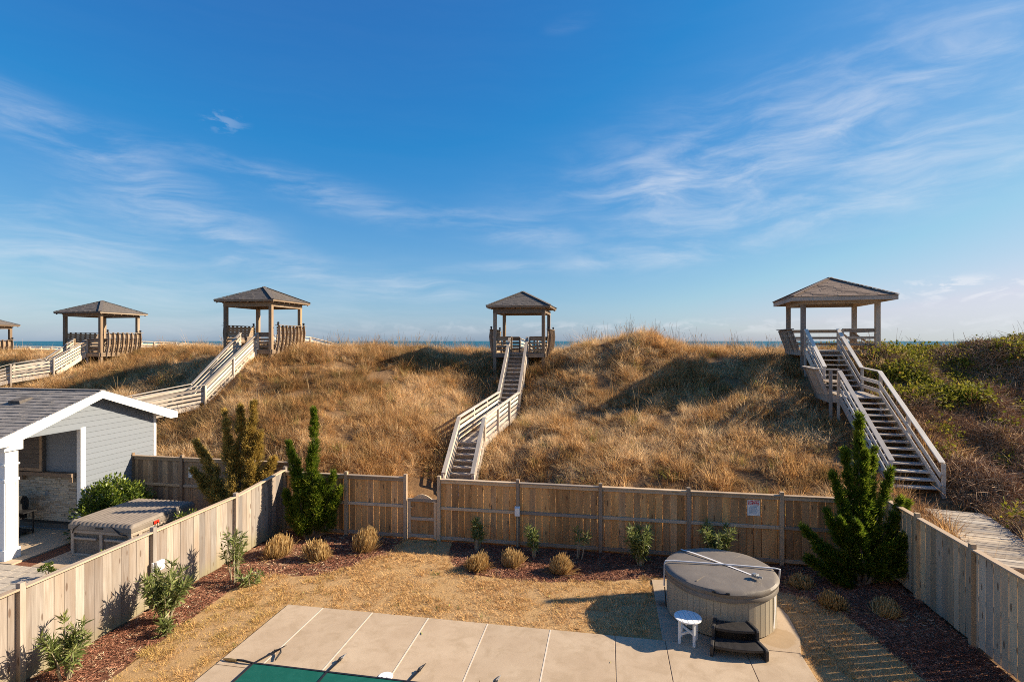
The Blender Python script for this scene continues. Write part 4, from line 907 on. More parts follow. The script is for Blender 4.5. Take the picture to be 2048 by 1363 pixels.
# ------------------------------------------------------------------ round hot tub, table, steps
def round_tub():
    cx, cy, r, z0 = 2.37, 12.05, 1.09, .05; t = thing('round_hot_tub', 'round taupe hot tub with a dark grey vinyl cover on the concrete pad', 'hot tub', (cx, cy, z0))
    m = MB(); m.lathe([(r - .03, z0), (r - .03, .82)], 72); m.build('shell', M_BLACK, t, (cx, cy, 0))
    n = 52; w = 2 * math.pi * r / n; q = MB(); q.prism([(-w / 2 + .0006, -.02), (w / 2 - .0006, -.02), (w / 2 - .0012, .004), (w / 2 - .009, .008), (-w / 2 + .009, .008), (-w / 2 + .0012, .004)], 'z', z0 + .03, .84); pm = mesh('panel', q.v, q.f); pm.materials.append(M_PANEL)
    for k in range(n): a = 2 * math.pi * k / n; link('panel', pm, None, t, mtx=Matrix.Translation((cx + math.cos(a) * r, cy + math.sin(a) * r, 0)) @ Matrix.Rotation(a - math.pi / 2, 4, 'Z'))
    def wob(v, amp):
        out = []
        for x, y, z in v:
            q = math.hypot(x, y) / r; k = amp * max(0, q - .7) / .3; a = math.atan2(y, x)
            out.append((x * (1 + k * math.sin(5 * a + z * 30)), y * (1 + k * math.sin(5 * a + z * 30)), z + k * 1.2 * math.sin(9 * a)))
        return out
    m = MB(); m.lathe([(r + .01, .78), (r + .045, .80), (r + .05, .85), (r + .035, .885), (r + .05, .905), (r + .055, .96), (r + .02, 1.005), (r - .05, 1.02), (r * .6, 1.035), (r * .25, 1.042), (.0001, 1.045)], 96); m.v = wob(m.v, .004); cv = m.build('cover', M_VINYL, t, (cx, cy, 0), smooth=True)
    m = MB(); m.box(-r * .92, r * .92, -.006, .006, 1.02, 1.038); m.build('fold_seam', M_VINYL, cv, mtx=Matrix.Translation((cx, cy, .0)) @ Matrix.Rotation(R(52), 4, 'Z') @ Matrix.Scale(.98, 4, (1, 0, 0)))
    # tubular cover lifter
    a, b = GR(1331, 1121, 1.06), GR(1560, 1137, 1.06); ctr = (a + b) / 2; a2 = GR(1321, 1162, .62); a2.z = .55
    m = MB(); m.tube([Vector((a.x - .03, a.y - .01, .52)), Vector((a.x - .02, a.y, 1.0)), a, a.lerp(b, .06) + Vector((0, 0, .012)), a.lerp(b, .5) + Vector((0, 0, .012)), b - (b - a) * .04, b + Vector((0, 0, -.01)), b + Vector((-.02, .04, -.35))], .017, 10); m.build('lifter_bar', M_STRAP, t, smooth=True)
    m = MB(); m.tube([Vector((a.x - .02, a.y - .02, .5)), Vector((a.x + .01, a.y - .04, .08))], .012, 6); m.build('gas_spring', M_BLACK, t)
    # tie-down strap with ratchet
    p, q_ = GR(1362, 1098, 1.05), GR(1545, 1168, 1.0); d = (q_ - p); d.z = 0; d.normalize(); nn = Vector((-d.y, d.x, 0)) * .024
    m = MB(); path = [p + Vector((0, 0, -.05)) - d * .06, p] + [p.lerp(q_, k) + Vector((0, 0, .02 + .016 * math.sin(k * math.pi))) for k in (.15, .3, .5, .7, .85)] + [q_ + Vector((0, 0, .015)), q_ + d * .05 + Vector((0, 0, -.06)), q_ + d * .055 + Vector((0, 0, -.5)), q_ + d * .03 + Vector((0, 0, -.88))]
    vs = []; 
    for v in path: vs += [v - nn, v + nn]
    m.add(vs, [(2 * k, 2 * k + 1, 2 * k + 3, 2 * k + 2) for k in range(len(path) - 1)]); m.build('strap', M_STRAP, t)
    rt = GR(1512, 1153, 1.08); m = MB(); m.box(-.08, .08, -.035, .035, -.01, .02); m.box(-.07, -.01, -.05, .05, .02, .055); m.tube([(.02, -.05, .035), (.02, .05, .035)], .02, 8); m.box(.03, .13, -.012, .012, .0, .035); m.build('ratchet', M_GALV, t, mtx=Matrix.Translation(rt) @ Matrix.Rotation(math.atan2(d.y, d.x), 4, 'Z'))
    for aa, name, s in ((-1.83, 'badge', .022),):
        m = MB(); m.lathe([(s, 0), (s, .004), (.0001, .006)], 16); m.build(name, M_GALV, t, mtx=Matrix.Translation((cx + math.cos(aa) * (r + .009), cy + math.sin(aa) * (r + .009), .62)) @ Matrix.Rotation(aa, 4, 'Z') @ Matrix.Rotation(math.pi / 2, 4, 'Y'))
    aa = -1.74; m = MB(); m.box(-.006, .006, -.17, .17, -.09, .09); m.build('name_plate', M_PANEL, t, mtx=Matrix.Translation((cx + math.cos(aa) * (r + .006), cy + math.sin(aa) * (r + .006), .42)) @ Matrix.Rotation(aa, 4, 'Z'))
    for k in (-.11, .11): aa = -1.75 + k; m = MB(); m.box(-.01, .012, -.035, .035, -.02, .02); m.build('handle_mount', M_BLACK, cv, mtx=Matrix.Translation((cx + math.cos(aa) * (r + .05), cy + math.sin(aa) * (r + .05), .975)) @ Matrix.Rotation(aa, 4, 'Z'))
    m = MB(); m.tube([(cx + math.cos(-1.75 + k) * (r + .062), cy + math.sin(-1.75 + k) * (r + .062), .965 - .006 * (1 - abs(k) / .11)) for k in (-.11, -.05, 0, .05, .11)], .012, 6); m.build('handle', M_BLACK, cv)
round_tub()
def side_table():
    c = Vector((1.53, 10.78, .05)); t = thing('side_table', 'round white slatted side table beside the tub steps', 'table', c); r = .255; zt = .46; n = 5; ang = R(8)
    rot = Matrix.Translation(c) @ Matrix.Rotation(ang, 4, 'Z'); w = 2 * r / n
    for k in range(n):
        x0, x1 = -r + k * w + .003, -r + (k + 1) * w - .003; y = lambda x: math.sqrt(max(r * r - x * x, 0)) ; xs = np.linspace(x0, x1, 7)
        pl = [(x, -y(x)) for x in xs] + [(x, y(x)) for x in xs[::-1]]
        pl = [p for i, p in enumerate(pl) if i == 0 or (abs(p[0] - pl[i - 1][0]) + abs(p[1] - pl[i - 1][1])) > 1e-4]
        m = MB(); m.prism(pl, 'z', zt, zt + .025); m.build('slat', M_TABLE, t, mtx=rot, bev=.003)
    for k in range(4):
        a = k * math.pi / 2 + R(20); p = Vector((math.cos(a), math.sin(a), 0)) * .19
        m = MB(); m.box(-.024, .024, -.016, .016, 0, zt - .001); m.build('leg', M_TABLE, t, mtx=rot @ Matrix.Translation(p) @ Matrix.Rotation(a, 4, 'Z'), bev=.003)
    for k, zz in ((0, .16), (1, .205)): m = MB(); m.box(-.172, .172, -.014, .014, zz, zz + .04); m.build('stretcher', M_TABLE, t, mtx=rot @ Matrix.Rotation(k * math.pi / 2 + R(20), 4, 'Z'))
    for k in (0, 1): m = MB(); m.box(-.21, .21, -.012, .012, zt - .042 , zt - .002 - .0); m.build('apron', M_TABLE, t, mtx=rot @ Matrix.Rotation(k * math.pi / 2 + R(65), 4, 'Z') @ Matrix.Translation((0, 0, -.001 * k)) )
side_table()
def tub_steps():
    cx, cy, R0, z0 = 2.37, 12.05, 1.11, .05; t = thing('tub_steps', 'black plastic two-tread steps curved against the round tub', 'steps', (2.45, 10.7, z0))
    a0, a1 = -1.87, -1.27
    def arc(r, n=14, b0=a0, b1=a1): return [(cx + math.cos(b0 + (b1 - b0) * k / n) * r, cy + math.sin(b0 + (b1 - b0) * k / n) * r) for k in range(n + 1)]
    for ri, ro, z in ((R0 + .01, R0 + .335, .39), (R0 + .30, R0 + .63, .20)):
        k0 = .06 if z > .3 else .0
        pl = arc(ri, b0=a0 + .05, b1=a1 - .05) + arc(ro, b0=a0 + .05, b1=a1 - .05)[::-1]
        m = MB(); m.prism(pl[::-1], 'z', z0 + z - .055, z0 + z); m.build('tread', M_PLASTIC, t, bev=.008)
        for j in range(9):
            rr = ri + .03 + j * .033; 
            if rr > ro - .02: break
            pl = arc(rr, b0=a0 + .09, b1=a1 - .09) + arc(rr + .016, b0=a0 + .09, b1=a1 - .09)[::-1]; m = MB(); m.prism(pl[::-1], 'z', z0 + z - .001, z0 + z + .003); m.build('grip', M_PLASTIC, t)
    rb = arc(R0 + .285, b0=a0 + .05, b1=a1 - .05) + arc(R0 + .305, b0=a0 + .05, b1=a1 - .05)[::-1]; m = MB(); m.prism(rb[::-1], 'z', z0 + .0, z0 + .362); 
    rb2 = arc(R0 + .01, b0=a0 + .05, b1=a1 - .05) + arc(R0 + .03, b0=a0 + .05, b1=a1 - .05)[::-1]; m2 = MB(); m2.prism(rb2[::-1], 'z', z0, z0 + .334); m2.build('back_panel', M_PLASTIC, t)
    for a in (a0 + .025, a1 - .025):
        pr = [(.0, 0), (.66, 0), (.675, .03), (.675, .19), (.65, .22), (.37, .22), (.365, .37), (.34, .415), (.0, .415)]
        m = MB(); m.prism(pr, 'y', -.03, .03); m.build('side_panel', M_PLASTIC, t, mtx=Matrix.Translation((cx + math.cos(a) * R0, cy + math.sin(a) * R0, z0)) @ Matrix.Rotation(a, 4, 'Z'), bev=.012)
tub_steps()


# ------------------------------------------------------------------ things fixed to the fences
def text(body, size, loc, mat, name, parent, bold=0.0):
    cu = bpy.data.curves.new(name, 'FONT'); cu.body = body; cu.size = size; cu.align_x = 'CENTER'; cu.extrude = .0006; cu.offset = bold
    o = bpy.data.objects.new(name, cu); C.objects.link(o); o.rotation_euler = (R(90), 0, 0)
    dg = bpy.context.evaluated_depsgraph_get(); me = bpy.data.meshes.new_from_object(o.evaluated_get(dg)); bpy.data.objects.remove(o); bpy.data.curves.remove(cu)
    return link(name, me, mat, parent, mtx=Matrix.Translation(loc) @ Matrix.Rotation(R(90), 4, 'X'))
def signs():
    xs = x_on(1507.5, FY); yf = FY + .017; 
    t = thing('caution_sign', 'white and red CAUTION SPA RULES sign on the brown fence', 'sign', (xs, yf, 1.4)); z1, z0, w = 1.655, 1.245, .155
    m = MB(); m.box(xs - w, xs + w, yf - .006, yf, z0, z1); m.build('board', M_PAPER, t)
    m = MB(); m.box(xs - w + .02, xs + w - .02, yf - .0075, yf - .006, z1 - .125, z1 - .015); m.build('red_band', M_RED, t)
    text('CAUTION', .058, (xs, yf - .0085, z1 - .065), M_PAPER, 'lettering', t, .002); text('SPA RULES', .050, (xs, yf - .0085, z1 - .115), M_PAPER, 'lettering', t, .002)
    for i in range(8): m = MB(); zz = z1 - .155 - i * .028; m.box(xs - w + .03, xs + w - .03 - random.uniform(0, .05), yf - .0072, yf - .006, zz - .005, zz + .005); m.build('text_line', M_INK, t)
    m = MB(); m.box(xs + w - .05, xs + w - .02, yf - .0072, yf - .006, z0 + .015, z0 + .04); m.build('mark', M_INK, t)
    y2 = 15.55 + .017 ; xn = x_on(384, y2); t = thing('notice_sign', 'small white paper notice beside the bronze juniper on the old fence', 'sign', (xn, y2, 1.5))
    m = MB(); m.box(xn - .13, xn + .13, y2 - .005, y2, 1.33, 1.68); m.build('board', M_PAPER, t)
    for i in range(4): m = MB(); m.box(xn - .1, xn + .08, y2 - .0062, y2 - .005, 1.6 - i * .05, 1.612 - i * .05); m.build('text_line', M_INK, t)
    # junction box with conduit on a fence post
    x, y = bp[3], FY - .035; t = thing('junction_box', 'cream electrical box with a conduit running down the brown fence post', 'electrical box', (x, y, 1.0)); y -= 0.006
    m = MB(); m.box(x - .07, x + .07, y - .12, y - .02, .91, 1.14); m.add([(x - .075, y - .125, 1.14), (x + .075, y - .125, 1.14), (x + .075, y - .015, 1.17), (x - .075, y - .015, 1.17)], [(0, 1, 2, 3)]); m.build('box', M_WHITE, t, bev=.008)
    m = MB(); m.tube([(x + .0, y - .045, .0), (x, y - .045, .91)], .02, 8); m.build('conduit', M_STEM, t)
    # outdoor outlet on the bleached fence
    y = y_on(311, FXL + .03); x = FXL + .072; Yd = -x * sn + y * cs; zc = H - (1131 - 682) * Yd / F
    t = thing('outlet_cover', 'white weatherproof outlet cover on the bleached fence above a bushy oleander', 'outlet', (x, y, zc)); x0 = FXL + .04
    m = MB(); m.box(x0, x0 + .05, y - .13, y + .0, zc - .10, zc + .10); m.build('back_box', M_PAPER, t, bev=.006)
    m = MB(); m.box(x0 + .051, x0 + .13, y - .10, y + .11, zc - .09, zc + .12); m.build('hood', M_WHITE, t, bev=.02)
signs()


# ------------------------------------------------------------------ plants
def unit(v): return v / np.maximum(np.linalg.norm(v, axis=-1, keepdims=True), 1e-9)
def leaves(P, D, L, Wd, bc, fold=0.25):
    """one small pointed, slightly folded leaf per row"""
    n = len(P); D = unit(D); U = unit(np.cross(D, RNG.normal(size=(n, 3)))); N = np.cross(D, U); L = np.asarray(L)[:, None] if np.ndim(L) else L; Wd = np.asarray(Wd)[:, None] if np.ndim(Wd) else Wd
    mid = P + D * L * 0.45; a, b = mid + U * Wd / 2 + N * Wd * fold, mid - U * Wd / 2 + N * Wd * fold; tip = P + D * L
    V = np.stack([P, a, tip, b], 1).reshape(-1, 3); f = np.arange(n * 4).reshape(n, 4); return V, f, np.repeat(bc, 4)
def leaf_object(name, parts, mat, parent, loc):
    V = np.concatenate([p[0] for p in parts]); off = 0; Fs = []
    for p in parts: Fs.append(p[1] + off); off += len(p[0])
    me = mesh(name, V, np.concatenate(Fs)); attr(me, 'bc', np.concatenate([p[2] for p in parts])); return link(name, me, mat, parent, loc)
def juniper(label, base, plumes, mat, spray=0.30, dens=1.0):
    base = Vector(base); base.z = max(0.0, ground(base.x, base.y)); t = thing('juniper', label, 'juniper', base); parts = []
    for k, (dx, dy, dz, tx, ty, tz, r) in enumerate(plumes):
        a, b = np.array([dx, dy, dz]), np.array([tx, ty, tz]); ax = b - a; L = np.linalg.norm(ax); ax /= L
        m = MB(); m.tube([base + Vector((dx * .25, dy * .25, 0)), base + Vector(a), base + Vector(a * .4 + b * .6), base + Vector(a * .1 + b * .9)], [.055, .04, .02, .006], 6); m.build('limb', M_BARK, t)
        ns = int((14 + 46 * L) * dens * (0.55 + r * 1.1)); tt = RNG.random(ns) ** 0.85
        rad = 0.70 * r * (1 - tt) ** 0.85 * (0.55 + 0.9 * RNG.random(ns)) * np.where(tt < .12, .5 + tt * 4, 1)
        ang = RNG.random(ns) * 6.283; e1 = unit(np.cross(ax, [0.3, 0.9, 0.1])); e2 = np.cross(ax, e1); rd = np.cos(ang)[:, None] * e1 + np.sin(ang)[:, None] * e2
        bow = np.sin(tt * 3.14)[:, None] * np.array([0, 0, -0.05]) * L * (abs(ax[2]) < .9)
        o = a + ax * (tt * L)[:, None] + bow + rd * (rad * 0.45)[:, None]; sd = unit(ax * 1.15 + rd * 0.6 + RNG.normal(size=(ns, 3)) * 0.15 + np.array([0, 0, .25])); sl = spray * (0.55 + 0.7 * RNG.random(ns)) * (0.28 + 0.92 * (1 - tt)) * (0.6 + r); sb = RNG.random(ns)
        nl = 52; u = RNG.random((ns, nl)); sr = RNG.normal(size=(ns, nl, 3)); P = o[:, None] + sd[:, None] * (u * sl[:, None])[..., None] + sr * (0.020 + 0.055 * (1 - u) * sl[:, None])[..., None]
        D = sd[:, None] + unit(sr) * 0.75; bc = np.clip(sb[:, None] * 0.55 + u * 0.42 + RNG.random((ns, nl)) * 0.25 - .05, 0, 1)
        parts.append(leaves(P.reshape(-1, 3), D.reshape(-1, 3), RNG.uniform(.06, .13, ns * nl), RNG.uniform(.012, .023, ns * nl), bc.ravel()))
    leaf_object('foliage', parts, mat, t, base); return t
def mpx(px, py, Y0, base):
    """offset of an image point from a plant base, in the plane facing the camera at the depth of the base"""
    v = PY(px, py, Y0) - Vector(base); return v.x, v.y, v.z
def plumes_px(base, Y0, lst):
    out = []
    for (bx, by, tx, ty, r, dy) in lst:
        a = mpx(bx, by, Y0, base); b = mpx(tx, ty, Y0, base); out.append((a[0], a[1] + dy * .5, a[2], b[0], b[1] + dy, b[2], r))
    return out
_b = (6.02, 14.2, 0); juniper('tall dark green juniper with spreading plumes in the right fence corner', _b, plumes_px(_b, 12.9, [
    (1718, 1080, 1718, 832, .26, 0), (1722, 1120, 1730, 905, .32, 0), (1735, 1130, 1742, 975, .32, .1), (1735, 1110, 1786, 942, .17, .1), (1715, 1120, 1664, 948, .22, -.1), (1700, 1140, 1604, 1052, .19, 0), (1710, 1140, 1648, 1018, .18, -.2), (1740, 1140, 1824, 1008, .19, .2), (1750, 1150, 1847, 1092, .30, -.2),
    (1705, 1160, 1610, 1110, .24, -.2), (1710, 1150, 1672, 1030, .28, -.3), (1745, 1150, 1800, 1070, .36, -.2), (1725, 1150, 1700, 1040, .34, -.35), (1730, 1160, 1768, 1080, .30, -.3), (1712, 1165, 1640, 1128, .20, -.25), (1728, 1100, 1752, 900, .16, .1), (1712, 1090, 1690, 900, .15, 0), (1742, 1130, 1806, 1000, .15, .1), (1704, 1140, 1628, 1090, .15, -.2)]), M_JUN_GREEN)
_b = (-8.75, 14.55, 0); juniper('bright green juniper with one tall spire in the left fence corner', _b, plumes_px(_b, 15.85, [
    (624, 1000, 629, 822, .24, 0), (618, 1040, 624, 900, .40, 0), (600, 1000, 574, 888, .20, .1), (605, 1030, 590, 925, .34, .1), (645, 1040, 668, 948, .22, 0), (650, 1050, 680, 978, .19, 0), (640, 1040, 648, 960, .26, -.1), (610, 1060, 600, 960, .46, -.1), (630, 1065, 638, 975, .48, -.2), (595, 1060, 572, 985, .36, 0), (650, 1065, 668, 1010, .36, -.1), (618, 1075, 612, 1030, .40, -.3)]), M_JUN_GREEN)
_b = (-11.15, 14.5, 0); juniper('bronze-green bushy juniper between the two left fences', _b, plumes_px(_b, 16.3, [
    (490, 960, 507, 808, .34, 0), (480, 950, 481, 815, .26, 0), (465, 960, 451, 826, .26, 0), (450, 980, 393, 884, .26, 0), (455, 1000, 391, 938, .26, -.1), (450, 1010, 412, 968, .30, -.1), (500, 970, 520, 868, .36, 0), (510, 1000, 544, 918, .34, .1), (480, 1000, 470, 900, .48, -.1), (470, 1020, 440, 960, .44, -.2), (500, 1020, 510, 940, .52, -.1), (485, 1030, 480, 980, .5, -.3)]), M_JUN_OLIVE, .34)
def oleander(label, base, hgt, spread, n, lf=1.0, dry=0.0, lean=(0, 0), low=0.3, cat='shrub'):
    base = Vector(base); t = thing('oleander', label, cat, base); parts = []; st = MB()
    for k in range(n):
        a = RNG.random() * 6.283; s = spread * (0.3 + 0.7 * RNG.random()); h = hgt * RNG.uniform(.6, 1.0); tip = np.array([math.cos(a) * s + lean[0], math.sin(a) * s + lean[1], h]); r0 = np.array([math.cos(a) * .07, math.sin(a) * .07, 0]); mid = (r0 + tip) / 2 + np.array([-math.cos(a), -math.sin(a), 0]) * s * .12
        pts = [r0, mid, tip]; st.tube([base + Vector(p) for p in pts], [.014, .010, .004], 5)
        m = int(42 * lf * h / 1.0); u = low + (1 - low) * RNG.random(m) ** .75
        P = (1 - u)[:, None] ** 2 * r0 + (2 * u * (1 - u))[:, None] * (2 * mid - (r0 + tip) / 2) + (u ** 2)[:, None] * tip; dr = unit(tip - mid); ra = RNG.normal(size=(m, 3)); D = dr * 0.55 + unit(ra) * 0.9
        parts.append(leaves(P, D, RNG.uniform(.12, .24, m), RNG.uniform(.024, .038, m), np.clip(RNG.random(m) * .8 + .25 * u - .1 + .2 * RNG.random(), 0, 1)))
    st.build('stems', M_STEM, t); leaf_object('foliage', parts, M_OLEANDER, t, base); return t
G0 = lambda px, py: GR(px, py, 0.0)
oleander('nearest oleander against the bleached fence, cut by the bottom edge', (-9.3, 7.75, 0), .95, .52, 16, 1.6)
oleander('bushy oleander below the white outlet on the bleached fence', (-9.12, 9.7, 0), 1.12, .50, 26, 1.5)
oleander('thin airy oleander on the bleached fence nearest the straw clumps', (-8.95, 11.55, 0), 1.25, .36, 9, 1.1, low=.45)
oleander('narrow upright oleander against the brown fence near the low gate', (-3.62, 14.62, 0), .92, .16, 8, 1.6)
oleander('leafy oleander just right of the cream electrical box', (-1.95, 14.4, 0), .95, .26, 9, 1.5)
oleander('sparse leaning oleander with bare stems on the brown fence', (-.75, 14.45, 0), .92, .22, 5, .8, lean=(.12, 0), low=.6)
oleander('rounded full oleander just left of the round tub', (.85, 14.35, 0), 1.02, .40, 20, 1.9, low=.2)
oleander('pale leafed oleander showing above the round tub cover', (2.75, 14.5, 0), 1.08, .48, 16, 1.7)
oleander('low green sprig under the bleached fence beside the lawn', G0(1143 * 0 + 330, 1268), .3, .22, 7, 2.2, low=.1)
oleander('low leafy regrowth at the foot of the thin oleander', G0(500, 1172), .35, .3, 8, 2.0, low=.1)
def broadleaf(label, base, rx, ry, rz, n, lmin, lmax, mat=M_PITTO, name='glossy_shrub'):
    base = Vector(base); t = thing(name, label, 'shrub', base); nc = max(8, n // 60); c = unit(RNG.normal(size=(nc, 3))); c[:, 2] = np.abs(c[:, 2]); rr = RNG.uniform(.55, 1.0, nc)[:, None]
    cen = c * rr * np.array([rx, ry, rz]) + np.array([0, 0, .12]); st = MB()
    for q in cen[::2]: st.tube([base, base + Vector(q * .5) + Vector((0, 0, .05)), base + Vector(q)], [.016, .010, .004], 5)
    st.build('stems', M_BARK, t); k = RNG.integers(0, nc, n); out = unit(RNG.normal(size=(n, 3))); sz = .16 * (rx + rz) / 1.5; P = cen[k] + out * sz * RNG.random(n)[:, None] ** .5
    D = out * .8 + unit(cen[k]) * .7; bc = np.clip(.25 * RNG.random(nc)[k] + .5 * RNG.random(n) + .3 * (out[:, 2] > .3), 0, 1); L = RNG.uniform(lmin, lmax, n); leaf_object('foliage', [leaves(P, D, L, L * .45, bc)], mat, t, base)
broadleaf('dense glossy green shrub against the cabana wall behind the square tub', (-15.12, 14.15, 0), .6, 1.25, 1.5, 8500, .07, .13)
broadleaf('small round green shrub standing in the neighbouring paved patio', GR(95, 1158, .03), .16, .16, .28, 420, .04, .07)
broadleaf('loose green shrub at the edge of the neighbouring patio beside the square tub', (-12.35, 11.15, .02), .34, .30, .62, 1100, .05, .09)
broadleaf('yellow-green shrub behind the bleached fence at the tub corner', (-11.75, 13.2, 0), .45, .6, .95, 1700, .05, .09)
def clump(label, base, r, h, n, mat=M_STRAW, flat=0.0):
    r *= RNG.uniform(.85, 1.15); h *= RNG.uniform(.82, 1.12); ph = RNG.random(3) * 6.283; sk = RNG.normal(size=2) * .07
    base = Vector(base); t = thing('grass_clump', label, 'grass clump', base, 'clipped ornamental grass clumps'); a = RNG.random(n) * 6.283; q = np.sqrt(RNG.random(n)); P0 = np.stack([np.cos(a) * q * r * .65, np.sin(a) * q * r * .65, np.zeros(n)], -1)
    top = np.stack([np.cos(a) * q * r * 1.05, np.sin(a) * q * r * 1.05, h * (1 - .42 * q ** 2.2) * RNG.uniform(.78, 1.05, n)], -1) + RNG.normal(size=(n, 3)) * .03; lob = 1 + .16 * np.sin(2 * a + ph[0]) + .10 * np.sin(3 * a + ph[1]) + .07 * np.sin(5 * a + ph[2]); top[:, :2] *= lob[:, None]; top[:, 2] *= (.55 + .45 * lob); top[:, :2] += sk; fl = RNG.random(n) < .10; top[fl, :2] *= 1.55; top[fl, 2] *= .55; side = unit(np.cross(top - P0, RNG.normal(size=(n, 3)))) * .0055
    mid = (P0 + top) / 2 + np.stack([np.cos(a), np.sin(a), 0 * a], -1) * (r * .18 * q)[:, None]
    V = np.stack([P0 - side, P0 + side, mid + side, mid - side, top + side, top - side], 1).reshape(-1, 3); i = np.arange(n)[:, None] * 6; f = np.concatenate([i + [0, 1, 2, 3], i + [3, 2, 4, 5]]); b = np.repeat(RNG.random(n), 6); b[4::6] = np.clip(b[4::6] + .25, 0, 1); b[5::6] = b[4::6]
    me = mesh('blades', V, f); attr(me, 'bc', b); link('blades', me, mat, t, base)
    # loose straw round the foot
    m = 50; a = RNG.random(m) * 6.283; P = np.stack([np.cos(a) * r * RNG.uniform(.6, 1.3, m), np.sin(a) * r * RNG.uniform(.6, 1.3, m), RNG.uniform(.01, .05, m)], -1); D = np.stack([np.cos(a), np.sin(a), RNG.normal(size=m) * .15], -1); leaf_object('loose_straw', [leaves(P, D, RNG.uniform(.1, .25, m), np.full(m, .012), RNG.random(m))], mat, t, base)
clump('clipped straw clump closest to the bleached fence', (-8.9, 13.2, 0), .30, .50, 900)
clump('small clipped straw clump in front of the corner juniper', (-7.65, 13.2, 0), .26, .50, 800)
clump('tall ragged straw clump against the brown fence left of the gate', (-6.75, 13.95, 0), .28, .62, 1000)
clump('first clipped straw clump right of the gate path', (-3.35, 13.35, 0), .28, .42, 800)
clump('clipped straw clump in front of the cream electrical box', (-2.5, 13.72, 0), .26, .44, 800)
clump('rust-brown straw clump between the electrical box and the round tub', (-1.25, 13.55, 0), .30, .46, 900)
clump('straw clump in fence shade beside the right-hand juniper', (4.9, 12.85, 0), .26, .36, 700)
clump('bristly straw clump in shade closest to the pale fence', (5.85, 12.65, 0), .29, .36, 700)
clump('dim low straw clump in shade just behind the round tub', (4.55, 13.75, 0), .27, .34, 600)


# ------------------------------------------------------------------ ground cover (uncountable): instanced tufts
def blade_mesh(name, n, r, hmin, hmax, w, lean, mat, segs=3, curl=0.5):
    a = RNG.random(n) * 6.283; q = np.sqrt(RNG.random(n)) * r; P0 = np.stack([np.cos(a) * q, np.sin(a) * q, np.full(n, -.03)], -1); da = a + RNG.normal(size=n) * .8; h = RNG.uniform(hmin, hmax, n); ln = lean * RNG.random(n) * h; sd = np.stack([-np.sin(da), np.cos(da), 0 * da], -1); out = np.stack([np.cos(da), np.sin(da), 0 * da], -1); V = []
    for s in range(segs + 1):
        u = s / segs; c = P0 + out * (ln * u ** 1.7)[:, None] + np.array([0, 0, 1]) * (h * (u - curl * (lean * RNG.random() * .3) * u ** 3))[:, None]; ww = w * (1 - u) ** .6 * .5 + w * .06; V += [c - sd * ww, c + sd * ww]
    V = np.stack(V, 1).reshape(-1, 3); k = 2 * (segs + 1); i = np.arange(n)[:, None] * k; f = np.concatenate([i + [2 * s, 2 * s + 1, 2 * s + 3, 2 * s + 2] for s in range(segs)]); me = mesh(name, V, f); attr(me, 'bc', np.repeat(RNG.random(n), k)); me.materials.append(mat); return me
def scatter(name, P, rot, scale, idx, tint, meshes, kind='stuff'):
    me = bpy.data.meshes.new(name); me.vertices.add(len(P)); me.vertices.foreach_set('co', np.asarray(P, np.float32).ravel())
    for nm, typ, d in (('rot', 'FLOAT_VECTOR', rot), ('scl', 'FLOAT', scale), ('idx', 'INT', idx), ('tint', 'FLOAT', tint)):
        a = me.attributes.new(nm, typ, 'POINT'); a.data.foreach_set('vector' if typ == 'FLOAT_VECTOR' else 'value', np.asarray(d, np.int32 if typ == 'INT' else np.float32).ravel())
    col = bpy.data.collections.new(name + ' variants')
    for i, m in enumerate(meshes): col.objects.link(bpy.data.objects.new('%s_tuft_%02d' % (name, i), m))
    g = bpy.data.node_groups.new(name, 'GeometryNodeTree'); g.interface.new_socket('Geometry', in_out='INPUT', socket_type='NodeSocketGeometry'); g.interface.new_socket('Geometry', in_out='OUTPUT', socket_type='NodeSocketGeometry')
    N = g.nodes; gi, go = N.new('NodeGroupInput'), N.new('NodeGroupOutput'); ip = N.new('GeometryNodeInstanceOnPoints'); ci = N.new('GeometryNodeCollectionInfo'); ci.inputs['Collection'].default_value = col; ci.inputs['Separate Children'].default_value = True; ci.inputs['Reset Children'].default_value = True
    def na(nm, typ): n = N.new('GeometryNodeInputNamedAttribute'); n.data_type = typ; n.inputs['Name'].default_value = nm; return n.outputs['Attribute']
    e2r = N.new('FunctionNodeEulerToRotation'); L = g.links; L.new(na('rot', 'FLOAT_VECTOR'), e2r.inputs[0]); L.new(gi.outputs[0], ip.inputs['Points']); L.new(ci.outputs[0], ip.inputs['Instance']); ip.inputs['Pick Instance'].default_value = True
    L.new(na('idx', 'INT'), ip.inputs['Instance Index']); L.new(e2r.outputs[0], ip.inputs['Rotation']); L.new(na('scl', 'FLOAT'), ip.inputs['Scale']); L.new(ip.outputs[0], go.inputs[0])
    o = bpy.data.objects.new(name, me); C.objects.link(o); o['kind'] = kind; md = o.modifiers.new('scatter', 'NODES'); md.node_group = g; return o
def cam_depth(x, y): return -x * sn + y * cs
# walkway footprints kept free of tufts
_paths = [(CEN, .62), (LEF, .62), (FAR, .65), ([RIG1, RIG2, RIG3, RIG4], .75), ([Vector((9.05, 16.0, 0)), Vector((8.25, 12.15, 0))], .56)]
def clear_of_paths(x, y, extra=0.0):
    ok = np.ones(len(x), bool)
    for pts, w in _paths:
        for a, b in zip(pts, pts[1:]):
            dx, dy = b.x - a.x, b.y - a.y; L2 = dx * dx + dy * dy; u = np.clip(((x - a.x) * dx + (y - a.y) * dy) / L2, 0, 1); ok &= np.hypot(x - a.x - u * dx, y - a.y - u * dy) > w + extra
    return ok
def in_view(x, y, m=1.5):
    X, Y = x * cs + y * sn, -x * sn + y * cs; return np.abs(X) < Y * (1030 / F) + m
def vine_zone(x, y):
    X, Y = x * cs + y * sn, -x * sn + y * cs; return X - (13.5 + (Y - 18) * .52) + .9 * vnoise(x, y, 1.7)
